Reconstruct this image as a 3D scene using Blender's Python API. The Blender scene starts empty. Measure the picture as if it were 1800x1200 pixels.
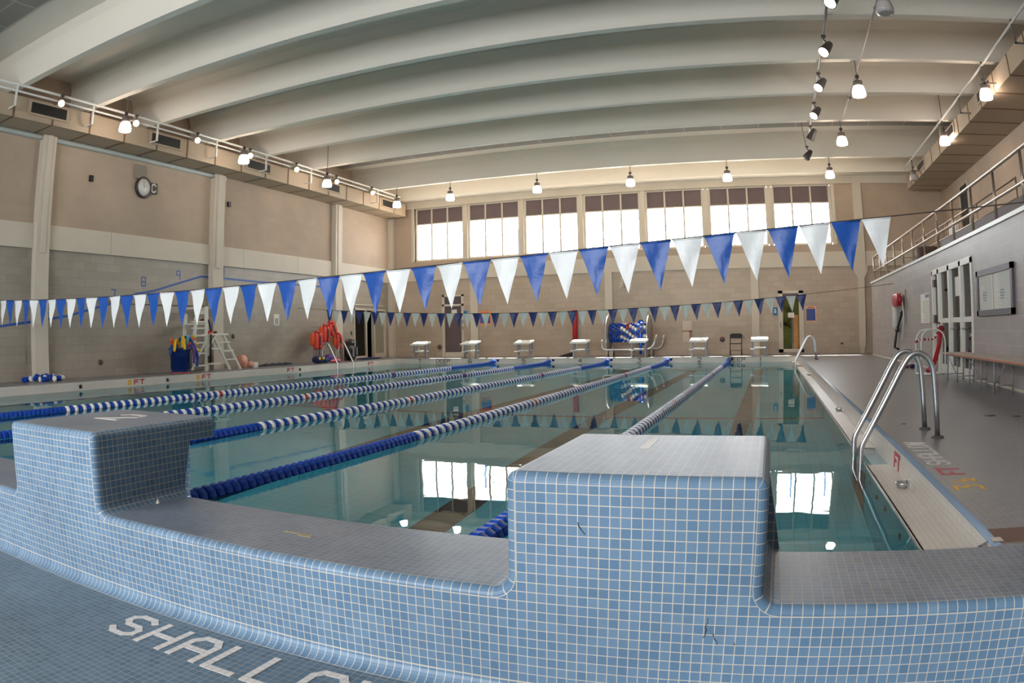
import bpy, math, random
from mathutils import Vector, Matrix
random.seed(7)
S = bpy.context.scene
COL = S.collection
PI = math.pi

# ------------------------------------------------------------------ camera, world, sun, big lights, exposure
def cam_rot(yaw, pitch, roll):
    base = Matrix(((1, 0, 0), (0, 0, -1), (0, 1, 0)))
    return Matrix.Rotation(yaw, 3, 'Z') @ Matrix.Rotation(pitch, 3, 'X') @ base @ Matrix.Rotation(roll, 3, 'Z')
cd = bpy.data.cameras.new('camera'); cam = bpy.data.objects.new('camera', cd); COL.objects.link(cam)
cam.matrix_world = Matrix.Translation((0, 0, .87)) @ cam_rot(0.354507, -0.009835, -0.017019).to_4x4()
cd.type = 'PANO'; cd.panorama_type = 'FISHEYE_EQUISOLID'
cd.sensor_fit = 'HORIZONTAL'; cd.sensor_width = 36; cd.sensor_height = 24
cd.fisheye_lens = 1282.5 / 1800 * 36; cd.fisheye_fov = math.radians(170)
cd.clip_start = .05; cd.clip_end = 200
S.camera = cam
S.view_settings.view_transform = 'Standard'; S.view_settings.look = 'None'
S.view_settings.exposure = 0.14; S.view_settings.gamma = 1.0; S.view_settings.use_curve_mapping = False
S.cycles.max_bounces = 14; S.cycles.diffuse_bounces = 6; S.cycles.glossy_bounces = 5; S.cycles.transmission_bounces = 10
S.cycles.sample_clamp_indirect = 6.0

W = bpy.data.worlds.new('sky'); S.world = W; W.use_nodes = True
bg = W.node_tree.nodes['Background']; bg.inputs[0].default_value = (.93, .97, 1.0, 1); bg.inputs[1].default_value = 14.0
sd = bpy.data.lights.new('sun', 'SUN'); sun = bpy.data.objects.new('sun', sd); COL.objects.link(sun)
sd.energy = 50; sd.angle = .009; sd.color = (1, .95, .86)
sun.rotation_euler = Vector((.75, -2.0, -4.8)).to_track_quat('-Z', 'Y').to_euler(); sun.location = (-4, 34, 14)
def portal(name, loc, rot, sx, sy):
    d = bpy.data.lights.new(name, 'AREA'); d.shape = 'RECTANGLE'; d.size = sx; d.size_y = sy
    d.cycles.is_portal = True
    o = bpy.data.objects.new(name, d); COL.objects.link(o); o.location = loc; o.rotation_euler = rot
portal('far_window_portal', (-5.87, 27.35, 4.77), (-PI/2, 0, 0), 17.2, 1.7)
portal('near_window_portal', (-6.0, -6.25, 3.3), (PI/2, 0, 0), 9.2, 4.4)

# ------------------------------------------------------------------ materials
def lin(c):
    return tuple(((v/255)/12.92 if v/255 <= .04045 else ((v/255+.055)/1.055)**2.4) for v in c)
class NT:
    def __init__(s, m): s.t = m.node_tree; s.n = s.t.nodes; s.b = s.n.get('Principled BSDF')
    def new(s, k, **kw):
        x = s.n.new(k)
        for a, v in kw.items(): setattr(x, a, v)
        return x
    def link(s, a, b): s.t.links.new(a, b)
MATS = {}
def mat(name, rgb, rough=.5, metal=0, spec=.5, var=.08, scale=6, emit=None, bump=0):
    if name in MATS: return MATS[name]
    m = bpy.data.materials.new(name); m.use_nodes = True; k = NT(m); b = k.b
    c = lin(rgb)
    b.inputs['Roughness'].default_value = rough; b.inputs['Metallic'].default_value = metal
    b.inputs['Specular IOR Level'].default_value = spec
    tc = k.new('ShaderNodeTexCoord'); nz = k.new('ShaderNodeTexNoise'); nz.inputs['Scale'].default_value = scale
    nz.inputs['Detail'].default_value = 4
    mx = k.new('ShaderNodeMix', data_type='RGBA')
    k.link(tc.outputs['Object'], nz.inputs['Vector']); k.link(nz.outputs['Fac'], mx.inputs['Factor'])
    mx.inputs[6].default_value = (*[v*(1-var) for v in c], 1); mx.inputs[7].default_value = (*[min(1, v*(1+var)) for v in c], 1)
    k.link(mx.outputs[2], b.inputs['Base Color'])
    if bump:
        bp = k.new('ShaderNodeBump'); bp.inputs['Strength'].default_value = bump; bp.inputs['Distance'].default_value = .01
        k.link(nz.outputs['Fac'], bp.inputs['Height']); k.link(bp.outputs['Normal'], b.inputs['Normal'])
    if emit: b.inputs['Emission Color'].default_value = (*emit[0], 1); b.inputs['Emission Strength'].default_value = emit[1]
    MATS[name] = m; return m
def brick_mat(name, c1, c2, mortar, bw, bh, ms, offset=0, rough=.4, spec=.5, stain=.12, bump=.3, stain_scale=.7, bias=0, squash=None):
    m = bpy.data.materials.new(name); m.use_nodes = True; k = NT(m); b = k.b
    uv = k.new('ShaderNodeUVMap'); br = k.new('ShaderNodeTexBrick'); br.offset = offset; br.squash = 1
    br.inputs['Scale'].default_value = 1; br.inputs['Mortar Size'].default_value = ms; br.inputs['Mortar Smooth'].default_value = .15
    br.inputs['Bias'].default_value = bias; br.inputs['Brick Width'].default_value = bw; br.inputs['Row Height'].default_value = bh
    br.inputs['Color1'].default_value = (*lin(c1), 1); br.inputs['Color2'].default_value = (*lin(c2), 1); br.inputs['Mortar'].default_value = (*lin(mortar), 1)
    k.link(uv.outputs[0], br.inputs['Vector'])
    nz = k.new('ShaderNodeTexNoise'); nz.inputs['Scale'].default_value = stain_scale; nz.inputs['Detail'].default_value = 6
    k.link(uv.outputs[0], nz.inputs['Vector'])
    rp = k.new('ShaderNodeMapRange'); rp.inputs[1].default_value = .3; rp.inputs[2].default_value = .7
    rp.inputs[3].default_value = 1-stain; rp.inputs[4].default_value = 1+stain*.5
    k.link(nz.outputs['Fac'], rp.inputs[0])
    mu = k.new('ShaderNodeMix', data_type='RGBA', blend_type='MULTIPLY'); mu.inputs['Factor'].default_value = 1
    k.link(br.outputs['Color'], mu.inputs[6]); k.link(rp.outputs[0], mu.inputs[7]); k.link(mu.outputs[2], b.inputs['Base Color'])
    b.inputs['Roughness'].default_value = rough; b.inputs['Specular IOR Level'].default_value = spec
    if bump:
        bp = k.new('ShaderNodeBump', invert=True); bp.inputs['Strength'].default_value = bump; bp.inputs['Distance'].default_value = .003
        k.link(br.outputs['Fac'], bp.inputs['Height']); k.link(bp.outputs['Normal'], b.inputs['Normal'])
    MATS[name] = m; return m
def glass_pane(name, tint=(1, 1, 1), refl=.08):
    m = bpy.data.materials.new(name); m.use_nodes = True; k = NT(m)
    k.n.remove(k.b); out = k.n['Material Output']
    t = k.new('ShaderNodeBsdfTransparent'); t.inputs[0].default_value = (*tint, 1)
    g = k.new('ShaderNodeBsdfGlossy'); g.inputs['Roughness'].default_value = .03
    mx = k.new('ShaderNodeMixShader'); fr = k.new('ShaderNodeFresnel'); fr.inputs[0].default_value = 1.45
    k.link(fr.outputs[0], mx.inputs[0]); k.link(t.outputs[0], mx.inputs[1]); k.link(g.outputs[0], mx.inputs[2]); k.link(mx.outputs[0], out.inputs[0])
    MATS[name] = m; return m
T = .0355
TILE = brick_mat('blue_mosaic_tile', (90, 120, 148), (107, 135, 161), (192, 185, 172), T, T, .0017, rough=.38, spec=.35, stain=.16, stain_scale=1.5)
TILE_TOP = brick_mat('worn_sheen_grey_mosaic', (92, 107, 128), (107, 121, 139), (160, 147, 131), T, T, .0016, rough=.36, spec=.5, stain=.2, stain_scale=2.2)  # tile tops greyed in colour for wear and glancing sky reflection
TILE_FLOOR = brick_mat('slate_blue_floor_mosaic', (76, 102, 122), (92, 118, 138), (158, 146, 132), T, T, .0016, rough=.45, spec=.4, stain=.2, stain_scale=1.2)
TILE_DECK = brick_mat('grey_deck_mosaic', (116, 115, 118), (126, 125, 128), (150, 145, 142), T, T, .0014, rough=.30, spec=.5, stain=.14, stain_scale=.8)
COVE = mat('blue_trim_tile', (116, 132, 150), .35, var=.06)
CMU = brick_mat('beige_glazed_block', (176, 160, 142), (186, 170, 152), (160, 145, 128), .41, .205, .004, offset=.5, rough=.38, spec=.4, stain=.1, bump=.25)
CMU_L = brick_mat('shaded_beige_glazed_block', (156, 147, 135), (165, 156, 144), (138, 130, 119), .41, .205, .004, offset=.5, rough=.4, spec=.4, stain=.1, bump=.25)  # same beige block as the far wall, its shade put into the colour
CMU_R = brick_mat('grey_lilac_glazed_block', (152, 143, 140), (161, 152, 148), (178, 170, 166), .62, .205, .004, offset=.5, rough=.45, spec=.4, stain=.1, bump=.25)
PLASTER = brick_mat('tan_plaster', (182, 164, 146), (186, 168, 150), (180, 162, 144), .41, .205, .004, offset=.5, rough=.75, spec=.2, stain=.16, bump=.05, stain_scale=.35)
CONC = mat('painted_concrete', (206, 196, 180), .65, var=.06, scale=2)
WHITE_BEAM = mat('white_ceiling_paint', (230, 223, 211), .7, var=.03, scale=.8)
PANEL = brick_mat('grey_acoustic_panel', (150, 144, 138), (158, 152, 146), (205, 200, 192), 1.22, .62, .012, rough=.9, stain=.12, bump=0)
DUCT = mat('tan_duct_paint', (176, 158, 136), .55, var=.1, scale=1.2)
SEAM = mat('duct_seam_brown', (112, 86, 62), .6, var=.35, scale=3)
BLACK = mat('black', (18, 17, 18), .5)
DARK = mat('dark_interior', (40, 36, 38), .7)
WHITE = mat('white_paint', (226, 224, 218), .4, var=.03)
POOLW = brick_mat('white_pool_wall_tile', (210, 200, 190), (216, 207, 198), (190, 180, 170), T, T, .0022, rough=.35, stain=.1, bump=.1, stain_scale=1.2)
BASIN = brick_mat('pale_aqua_basin_tile', (180, 242, 250), (188, 246, 253), (160, 226, 238), .11, .11, .004, rough=.5, stain=.06, bump=0)
LANE = brick_mat('dark_lane_tile', (58, 46, 44), (66, 54, 50), (88, 76, 70), .055, .055, .004, rough=.5, bump=0)
CHROME = mat('brushed_stainless', (206, 206, 208), .3, metal=1, var=.04, scale=20)
ALU = mat('galvanised_rail', (186, 170, 156), .35, metal=.85, var=.06)
GREYM = mat('grey_painted_metal', (142, 140, 142), .45, metal=.3)
WHITEP = mat('white_plastic', (232, 232, 226), .4, var=.03)
GLASS = glass_pane('clear_window_glass')
GLASSG = glass_pane('grey_tinted_glass', (.55, .55, .5))
BLUEF = mat('blue_vinyl', (24, 84, 172), .38, var=.14, scale=9, bump=.6)
WHITEF = mat('white_vinyl', (236, 238, 238), .35, var=.03, scale=9, bump=.5)
BLUED = mat('blue_float_plastic', (0, 64, 166), .42, spec=.3, var=.1)
WHITED = mat('white_float_plastic', (232, 232, 230), .4, var=.03)
REDD = mat('red_float_plastic', (170, 20, 36), .4)
NAVYF = mat('navy_vinyl', (24, 50, 116), .4, var=.12, scale=9, bump=.5)
OFFF = mat('off_white_vinyl', (206, 214, 208), .4, var=.03, scale=9, bump=.5)
CORD = mat('dark_cord', (70, 62, 56), .8)
ORANGE = mat('orange_foam', (236, 88, 30), .6); REDJ = mat('red_orange_nylon', (206, 58, 42), .65, var=.2)
YELLOW = mat('yellow_foam', (240, 190, 30), .6); CYAN = mat('light_blue_foam', (110, 186, 220), .6)
BLUEN = mat('blue_foam', (22, 80, 160), .6); PURPLE = mat('purple_foam', (84, 40, 130), .6)
BUCKET = mat('navy_bucket_plastic', (18, 52, 120), .4); NAVY = mat('navy_cloth', (28, 40, 90), .8)
SKIN = mat('peach_foam', (232, 170, 148), .6); PINK = mat('pink_cloth', (226, 120, 130), .8)
BLUETAPE = mat('blue_wall_paint', (40, 84, 160), .5); LETW = brick_mat('pale_letter_tile', (206, 200, 196), (216, 210, 206), (150, 136, 124), T, T, .0012, rough=.4, stain=.05, bump=.1)
LETB = mat('dark_letter_tile', (58, 52, 48), .5); LETR = mat('red_letter_tile', (178, 44, 54), .45); LETY = mat('yellow_letter_paint', (222, 172, 60), .6)
SHADE = mat('brown_grey_roller_shade', (104, 90, 92), .8); WOOD = mat('pale_bench_laminate', (190, 172, 160), .5); WOODE = mat('orange_wood_edge', (170, 110, 72), .6)
BROWNP = mat('brown_plate', (112, 84, 72), .6, var=.2); BLEACH = mat('dark_bleacher_wood', (74, 52, 44), .6, var=.2)
LAMPG = mat('lit_prismatic_shade', (255, 240, 215), .3, emit=((1, .82, .68), 40))
SPOTB = mat('lit_amber_bulb', (255, 210, 150), .3, emit=((1, .62, .28), 9)); SPOTW = mat('lit_white_lens', (255, 236, 210), .3, emit=((1, .86, .66), 8))
FIXT = mat('grey_fixture_metal', (132, 122, 118), .45, metal=.4); DARKFIX = mat('charcoal_fixture', (70, 64, 66), .5)
CLEARA = mat('unlit_acrylic_shade', (196, 190, 188), .25)
BOARDF = mat('dark_frame', (84, 74, 84), .5); SIGNB = mat('sign_blue', (40, 66, 140), .5); SIGNO = mat('sign_orange', (224, 150, 96), .6); PAPER = mat('white_paper', (224, 220, 210), .7)

# ------------------------------------------------------------------ geometry collector
class G:
    def __init__(s): s.v = []; s.f = []; s.m = []; s.sm = []; s.uv = {}
    def face(s, pts, mi=0, smooth=False, uv=None):
        i = len(s.v); s.v += [tuple(p) for p in pts]; s.f.append(tuple(range(i, i+len(pts)))); s.m.append(mi); s.sm.append(smooth)
        if uv: s.uv[len(s.f)-1] = uv
        return s
    def box(s, x0, x1, y0, y1, z0, z1, mi=0, skip='', top=None):
        a = [(x0, y0, z0), (x1, y0, z0), (x1, y1, z0), (x0, y1, z0), (x0, y0, z1), (x1, y0, z1), (x1, y1, z1), (x0, y1, z1)]
        b = len(s.v); s.v += a
        for k, q in (('b', (3, 2, 1, 0)), ('t', (4, 5, 6, 7)), ('f', (0, 1, 5, 4)), ('r', (1, 2, 6, 5)), ('k', (2, 3, 7, 6)), ('l', (3, 0, 4, 7))):
            if k in skip: continue
            s.f.append(tuple(b+i for i in q)); s.m.append(top if (k == 't' and top is not None) else mi); s.sm.append(False)
        return s
    def hexa(s, a, mi=0):   # eight corners: bottom ring then top ring
        b = len(s.v); s.v += [tuple(p) for p in a]
        for q in ((3, 2, 1, 0), (4, 5, 6, 7), (0, 1, 5, 4), (1, 2, 6, 5), (2, 3, 7, 6), (3, 0, 4, 7)):
            s.f.append(tuple(b+i for i in q)); s.m.append(mi); s.sm.append(False)
        return s
    def bar(s, p, q, w, d, mi=0, up=(0, 0, 1)):   # rectangular bar from p to q
        p = Vector(p); q = Vector(q); t = (q-p).normalized(); u = Vector(up)
        if abs(t.dot(u)) > .95: u = Vector((1, 0, 0))
        a = t.cross(u).normalized(); c = a.cross(t).normalized()
        r = [p-a*w/2-c*d/2, p+a*w/2-c*d/2, p+a*w/2+c*d/2, p-a*w/2+c*d/2]
        return s.hexa(r+[x+(q-p) for x in r], mi)
    def tube(s, pts, r, n=8, mi=0, closed=False, cap=True):
        P = [Vector(p) for p in pts]; N = len(P); b = len(s.v)
        R = r if isinstance(r, (list, tuple)) else [r]*N
        tang = []
        for i in range(N):
            a = P[(i-1) % N] if (closed or i > 0) else P[i]; c = P[(i+1) % N] if (closed or i < N-1) else P[i]
            tang.append((c-a).normalized())
        t0 = tang[0]; u = t0.cross(Vector((0, 0, 1)))
        if u.length < .05: u = t0.cross(Vector((1, 0, 0)))
        u.normalize()
        for i in range(N):
            t = tang[i]; u = (u - t*u.dot(t)).normalized(); w = t.cross(u)
            for k in range(n):
                a = 2*PI*k/n; s.v.append(tuple(P[i]+(u*math.cos(a)+w*math.sin(a))*R[i]))
        for i in range(N if closed else N-1):
            j = (i+1) % N
            for k in range(n):
                l = (k+1) % n
                s.f.append((b+i*n+k, b+i*n+l, b+j*n+l, b+j*n+k)); s.m.append(mi); s.sm.append(True)
        if cap and not closed:
            s.f.append(tuple(b+k for k in reversed(range(n)))); s.m.append(mi); s.sm.append(False)
            s.f.append(tuple(b+(N-1)*n+k for k in range(n))); s.m.append(mi); s.sm.append(False)
        return s
    def lathe(s, prof, n=16, c=(0, 0, 0), axis='z', mi=0, smooth=True):
        b = len(s.v); c = Vector(c)
        for r, h in prof:
            for k in range(n):
                a = 2*PI*k/n; x, y = r*math.cos(a), r*math.sin(a)
                p = (x, y, h) if axis == 'z' else ((x, h, -y) if axis == 'y' else (h, x, y))
                s.v.append(tuple(c+Vector(p)))
        for i in range(len(prof)-1):
            for k in range(n):
                l = (k+1) % n
                s.f.append((b+i*n+k, b+i*n+l, b+(i+1)*n+l, b+(i+1)*n+k)); s.m.append(mi); s.sm.append(smooth)
        if prof[0][0] > 1e-5: s.f.append(tuple(b+k for k in reversed(range(n)))); s.m.append(mi); s.sm.append(False)
        if prof[-1][0] > 1e-5: s.f.append(tuple(b+(len(prof)-1)*n+k for k in range(n))); s.m.append(mi); s.sm.append(False)
        return s
    def blob(s, c, r, mi=0, n=12, m=8, jit=0, pw=1):
        c = Vector(c); b = len(s.v)
        for i in range(m+1):
            th = PI*i/m
            for k in range(n):
                a = 2*PI*k/n; j = 1+random.uniform(-jit, jit)
                f = lambda v: math.copysign(abs(v)**pw, v); s.v.append((c.x+r[0]*f(math.sin(th))*f(math.cos(a))*j, c.y+r[1]*f(math.sin(th))*f(math.sin(a))*j, c.z+r[2]*f(math.cos(th))*j))
        for i in range(m):
            for k in range(n):
                l = (k+1) % n
                s.f.append((b+i*n+k, b+(i+1)*n+k, b+(i+1)*n+l, b+i*n+l)); s.m.append(mi); s.sm.append(True)
        return s
    def weld(s):
        d = {}; V = []; mp = []
        for p in s.v:
            q = tuple(round(c, 5) for c in p)
            if q not in d: d[q] = len(V); V.append(p)
            mp.append(d[q])
        s.v = V; s.f = [tuple(mp[i] for i in f) for f in s.f]; return s
    def mesh(s, name, mats, off=(0, 0, 0)):
        me = bpy.data.meshes.new(name)
        me.from_pydata([(x-off[0], y-off[1], z-off[2]) for x, y, z in s.v], [], s.f)
        for m in (mats if isinstance(mats, (list, tuple)) else [mats]): me.materials.append(m)
        me.polygons.foreach_set('material_index', s.m); me.polygons.foreach_set('use_smooth', s.sm)
        ul = me.uv_layers.new(name='UVMap')
        for p in me.polygons:
            cu = s.uv.get(p.index); n = p.normal; ax = max(range(3), key=lambda i: abs(n[i]))
            for q, li in enumerate(p.loop_indices):
                if cu: ul.data[li].uv = cu[q]
                else:
                    c = s.v[me.loops[li].vertex_index]
                    ul.data[li].uv = (c[0], c[1]) if ax == 2 else ((c[0], c[2]) if ax == 1 else (c[1], c[2]))
        me.validate(); me.update()
        return me
def wloc(o):
    v = Vector((0, 0, 0))
    while o: v += o.location; o = o.parent
    return v
def part(name, g, mats, parent=None, label=None, kind=None):
    o = bpy.data.objects.new(name, g.mesh(name, mats, wloc(parent))); COL.objects.link(o); o.parent = parent
    if label: o['label'] = label
    if kind: o['kind'] = kind
    return o
def thing(name, label, cat, loc, group=None):
    o = bpy.data.objects.new(name, None); o.empty_display_size = .1; COL.objects.link(o); o.location = loc
    o['label'] = label; o['category'] = cat
    if group: o['group'] = group
    return o
def single(name, g, mats, label, cat, group=None):
    xs, ys, zs = zip(*g.v); off = ((min(xs)+max(xs))/2, (min(ys)+max(ys))/2, min(zs))
    o = bpy.data.objects.new(name, g.mesh(name, mats, off)); COL.objects.link(o); o.location = off
    o['label'] = label; o['category'] = cat
    if group: o['group'] = group
    return o
def struct(name, g, mats):
    o = bpy.data.objects.new(name, g.mesh(name, mats)); COL.objects.link(o); o['kind'] = 'structure'; return o
def copy_tree(o, parent=None):
    c = o.copy(); COL.objects.link(c); c.parent = parent
    for ch in list(o.children): copy_tree(ch, c)
    return c
def place(proto, first, loc, label=None):
    o = proto if first else copy_tree(proto)
    o.location = loc
    if label: o['label'] = label
    return o
# stroke lettering
FONT = {'S': [[(1, .85), (.75, 1), (.25, 1), (0, .85), (0, .65), (.25, .5), (.75, .5), (1, .35), (1, .15), (.75, 0), (.25, 0), (0, .15)]],
 'H': [[(0, 0), (0, 1)], [(1, 0), (1, 1)], [(0, .5), (1, .5)]], 'A': [[(0, 0), (0, .75), (.25, 1), (.75, 1), (1, .75), (1, 0)], [(0, .45), (1, .45)]],
 'L': [[(0, 1), (0, 0), (1, 0)]], 'O': [[(.2, 0), (0, .2), (0, .8), (.2, 1), (.8, 1), (1, .8), (1, .2), (.8, 0), (.2, 0)]],
 'W': [[(0, 1), (.2, 0), (.5, .7), (.8, 0), (1, 1)]], 'D': [[(0, 0), (0, 1), (.7, 1), (1, .8), (1, .2), (.7, 0), (0, 0)]],
 'E': [[(1, 1), (0, 1), (0, 0), (1, 0)], [(0, .5), (.8, .5)]], 'P': [[(0, 0), (0, 1), (1, 1), (1, .5), (0, .5)]],
 'F': [[(1, 1), (0, 1), (0, 0)], [(0, .5), (.8, .5)]], 'T': [[(0, 1), (1, 1)], [(.5, 1), (.5, 0)]],
 '1': [[(.5, 0), (.5, 1)]], '2': [[(0, .8), (.2, 1), (.8, 1), (1, .8), (1, .6), (0, 0), (1, 0)]], '3': [[(0, 1), (1, 1), (.5, .58), (1, .45), (1, .12), (.8, 0), (0, 0)]],
 '4': [[(.75, 0), (.75, 1), (0, .35), (1, .35)]], '5': [[(1, 1), (0, 1), (0, .58), (.8, .58), (1, .42), (1, .15), (.8, 0), (0, 0)]],
 '6': [[(1, 1), (.3, 1), (0, .7), (0, 0), (1, 0), (1, .5), (0, .5)]], '7': [[(0, 1), (1, 1), (.5, 0)]], '8': [[(0, 0), (0, 1), (1, 1), (1, 0), (0, 0)], [(0, .5), (1, .5)]],
 '9': [[(1, .55), (0, .55), (0, 1), (1, 1), (1, 0)]], '0': [[(0, 0), (0, 1), (1, 1), (1, 0), (0, 0)]], 'C': [[(1, .8), (.7, 1), (.3, 1), (0, .8), (0, .2), (.3, 0), (.7, 0), (1, .2)]]}
def lettering(g, text, o, right, up, h, w, adv, sw, mi=0, lift=.002):
    o = Vector(o); right = Vector(right).normalized(); up = Vector(up).normalized(); n = right.cross(up)*lift; L_ = 0
    for i, ch in enumerate(text):
        for st in FONT.get(ch, []):
            for (a, b), (c, d) in zip(st, st[1:]):
                p = o+right*(i*adv+a*w)+up*(b*h); q = o+right*(i*adv+c*w)+up*(d*h); L_ += 1; n = right.cross(up)*(lift+.00006*L_)
                t = (q-p).normalized(); s_ = t.cross(n.normalized())*sw/2; e = t*sw*.35
                a_ = [p-e-s_, p-e+s_, q+e+s_, q+e-s_]
                g.hexa(a_+[x+n for x in a_], mi)
    return g
# ------------------------------------------------------------------ the setting
WZ = -.197; FL = -.41
XL, XR, YN, YF, YP0, YP1, PX0, PX1 = -15.45, 7.0, -6.0, 27.0, 2.85, 25.0, -13.9, .80
def cells(g, axis, a0, a1, z0, z1, t0, t1, holes=(), mi=0):
    A = sorted({a0, a1, *[h[0] for h in holes], *[h[1] for h in holes]}); Z = sorted({z0, z1, *[h[2] for h in holes], *[h[3] for h in holes]})
    A = [a for a in A if a0 <= a <= a1]; Z = [z for z in Z if z0 <= z <= z1]
    for p, q in zip(A, A[1:]):
        for r, s_ in zip(Z, Z[1:]):
            if any(h[0] < (p+q)/2 < h[1] and h[2] < (r+s_)/2 < h[3] for h in holes): continue
            if axis == 'x': g.box(p, q, t0, t1, r, s_, mi)
            else: g.box(t0, t1, p, q, r, s_, mi)
    return g
# floor: near landing, decks, painted and tiled lettering
g = G(); g.box(XL-.3, 7.3, YN-.3, 2.3, FL-.2, FL)
floor = struct('floor', g, TILE_FLOOR)
g = G()
g.box(1.03, 7.3, 2.82, 27.3, -.6, -.0004); g.box(XL-.3, 1.03, YP1+.004, 27.3, -.6, -.0004); g.box(XL-.3, PX0-.004, 2.82, YP1, -.6, -.0004)
deck = struct('floor_deck', g, TILE_DECK)
g = G(); lettering(g, 'SHALLOW', (-74.5*T, 52.5*T, FL), (1, 0, 0), (.0, 1, 0), 6*T, 4*T, 6*T, T, lift=.0015)
part('tile_lettering', g, LETW, floor, 'pale tile letters reading SHALLOW in the floor below the blue parapet')
g = G(); lettering(g, 'SHALLOW', (1.245, 4.66, 0), (0, 1, 0), (-1, 0, 0), .15, .10, .142, .024, lift=.0015)
part('tile_lettering', g, LETW, deck, 'pale letters reading SHALLOW on the right deck')
g = G(); lettering(g, 'FT', (1.255, 4.34, 0), (0, 1, 0), (-1, 0, 0), .14, .09, .12, .026, lift=.0015)
part('tile_lettering', g, LETR, deck, 'red letters FT on the right deck')
g = G()
lettering(g, '3', (1.26, 3.90, 0), (0, 1, 0), (-1, 0, 0), .16, .10, .16, .022, lift=.0015); lettering(g, '1', (1.19, 4.08, 0), (0, 1, 0), (-1, 0, 0), .07, .06, .1, .02, lift=.0015)
lettering(g, '2', (1.27, 4.12, 0), (0, 1, 0), (-1, 0, 0), .07, .06, .1, .02, lift=.0015)
part('worn_yellow_marking', g, LETY, deck, 'worn yellow paint marks on the right deck')
g = G(); g.box(1.03, 3.6, 2.86, 3.07, 0, .004); part('brown_plate', g, BROWNP, deck, 'brown strip in the deck behind the parapet')
g = G(); g.lathe([(0, .002), (.07, .002), (.07, 0)], 16, (2.35, 7.22, 0)); g.lathe([(0, .002), (.055, .002), (.055, 0)], 16, (2.62, 7.1, 0)); g.lathe([(0, .002), (.03, .002), (.03, 0)], 12, (1.30, 6.75, 0))
part('drain_cover', g, DARKFIX, deck)
g = G()   # blue bullnose along the right edge, white lip on the other two
g.tube([(1.031, 2.85, -.03), (1.031, 25.0, -.03)], .031, 12)
part('edge_trim', g, COVE, deck)
g = G(); g.tube([(PX0-.03, 2.85, -.028), (PX0-.03, 25.03, -.028)], .031, 10); g.tube([(PX0, 25.03, -.028), (1.03, 25.03, -.028)], .031, 10)
part('edge_trim', g, POOLW, deck)
# pool basin
def zb(y): return -1.62 if y < 10.5 else -1.62-(y-10.5)/14.5*1.9
g = G()
g.face([(PX0, YP0, -1.62), (PX1, YP0, -1.62), (PX1, 10.5, -1.62), (PX0, 10.5, -1.62)], 0)
g.face([(PX0, 10.5, -1.62), (PX1, 10.5, -1.62), (PX1, YP1, zb(25)), (PX0, YP1, zb(25))], 0)
for zt, zl, mi in ((-.02, WZ-.06, 1), (WZ-.06, None, 0)):
    for x, fl in ((PX0, False), (PX1, True)):
        if fl and mi == 1: continue
        lo = lambda y: zl if zl is not None else zb(y)
        for y0, y1 in ((YP0, 10.5), (10.5, YP1)):
            q = [(x, y0, lo(y0)), (x, y1, lo(y1)), (x, y1, zt), (x, y0, zt)]
            g.face(q if not fl else q[::-1], mi)
    g.face([(PX0, YP1, lo(25)), (1.0, YP1, lo(25)), (1.0, YP1, zt), (PX0, YP1, zt)], mi)
    g.face([(1.0, YP0, lo(0)), (PX0, YP0, lo(0)), (PX0, YP0, zt), (1.0, YP0, zt)], mi)
g.face([(1.0, 2.85, -.5), (1.0, 2.85, -.02), (1.0, 25, -.02), (1.0, 25, -.5)], 1)
# gutter ledge with a gap behind each ladder
for y0, y1 in ((2.85, 5.72), (6.62, 21.2), (22.3, 25)): g.box(PX1+.002, 1.0, y0, y1, -.5, -.186, 1); g.box(PX1-.003, PX1+.012, y0, y1, -.235, -.186, 1)
g.face([(PX1, 5.72, -.5), (1.0, 5.72, -.5), (1.0, 6.62, -.5), (PX1, 6.62, -.5)], 0); g.face([(PX1, 21.2, -.5), (1.0, 21.2, -.5), (1.0, 22.3, -.5), (PX1, 22.3, -.5)], 0)
g.face([(PX1, 5.72, zb(5)), (PX1, 6.62, zb(5)), (PX1, 6.62, -.5), (PX1, 5.72, -.5)], 0)
pool = struct('floor_pool_basin', g, [BASIN, POOLW])
for i in range(7):
    x = -.36-2.126*i; g = G()
    for y0, y1 in ((4.0, 10.5), (10.5, 23.4)):
        a, b = zb(y0)+.006, zb(y1)+.006
        g.face([(x-.15, y0, a), (x+.15, y0, a), (x+.15, y1, b), (x-.15, y1, b)])
    for y in (4.0, 23.4): z = zb(y)+.006; g.face([(x-.45, y-.15, z), (x+.45, y-.15, z), (x+.45, y+.15, z), (x-.45, y+.15, z)])
    part('lane_marking', g, LANE, pool)
g = G(); g.face([(PX0, 10.45, -1.61), (PX1, 10.45, -1.61), (PX1, 10.55, -1.61), (PX0, 10.55, -1.61)]); g.face([(PX1-.004, 10.45, -1.61), (PX1-.004, 10.55, -1.61), (PX1-.004, 10.55, WZ-.3), (PX1-.004, 10.45, WZ-.3)])
part('depth_break_line', g, LETR, pool)
g = G()
for y, z in ((3.3, -.42), (3.55, -.5), (4.0, -.46), (4.6, -.44), (5.0, -.52), (5.4, -.46)): g.box(PX1-.008, PX1, y, y+.045, z-.09, z)
part('wall_inlet', g, DARK, pool)
for y in (11.5, 13.95, 17.75, 22.55):
    g = G(); lettering(g, 'FT', (PX0+.002, y, -.15), (0, 1, 0), (0, 0, 1), .10, .13, .2, .03, lift=.003)
    part('tile_lettering', g, LETR, pool, 'red letters FT on the left pool wall')
    if y < 14: g = G(); g.box(PX0, PX0+.004, y-.22, y-.1, -.16, -.04); part('worn_yellow_marking', g, LETY, pool)
g = G(); lettering(g, 'FT', (1.0-.002, 5.50, -.155), (0, -1, 0), (0, 0, 1), .10, .09, .14, .028, lift=.003)
part('tile_lettering', g, LETR, pool, 'red letters FT on the right pool wall')
FBX = [-.34-2.127*i for i in range(7)]
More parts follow.
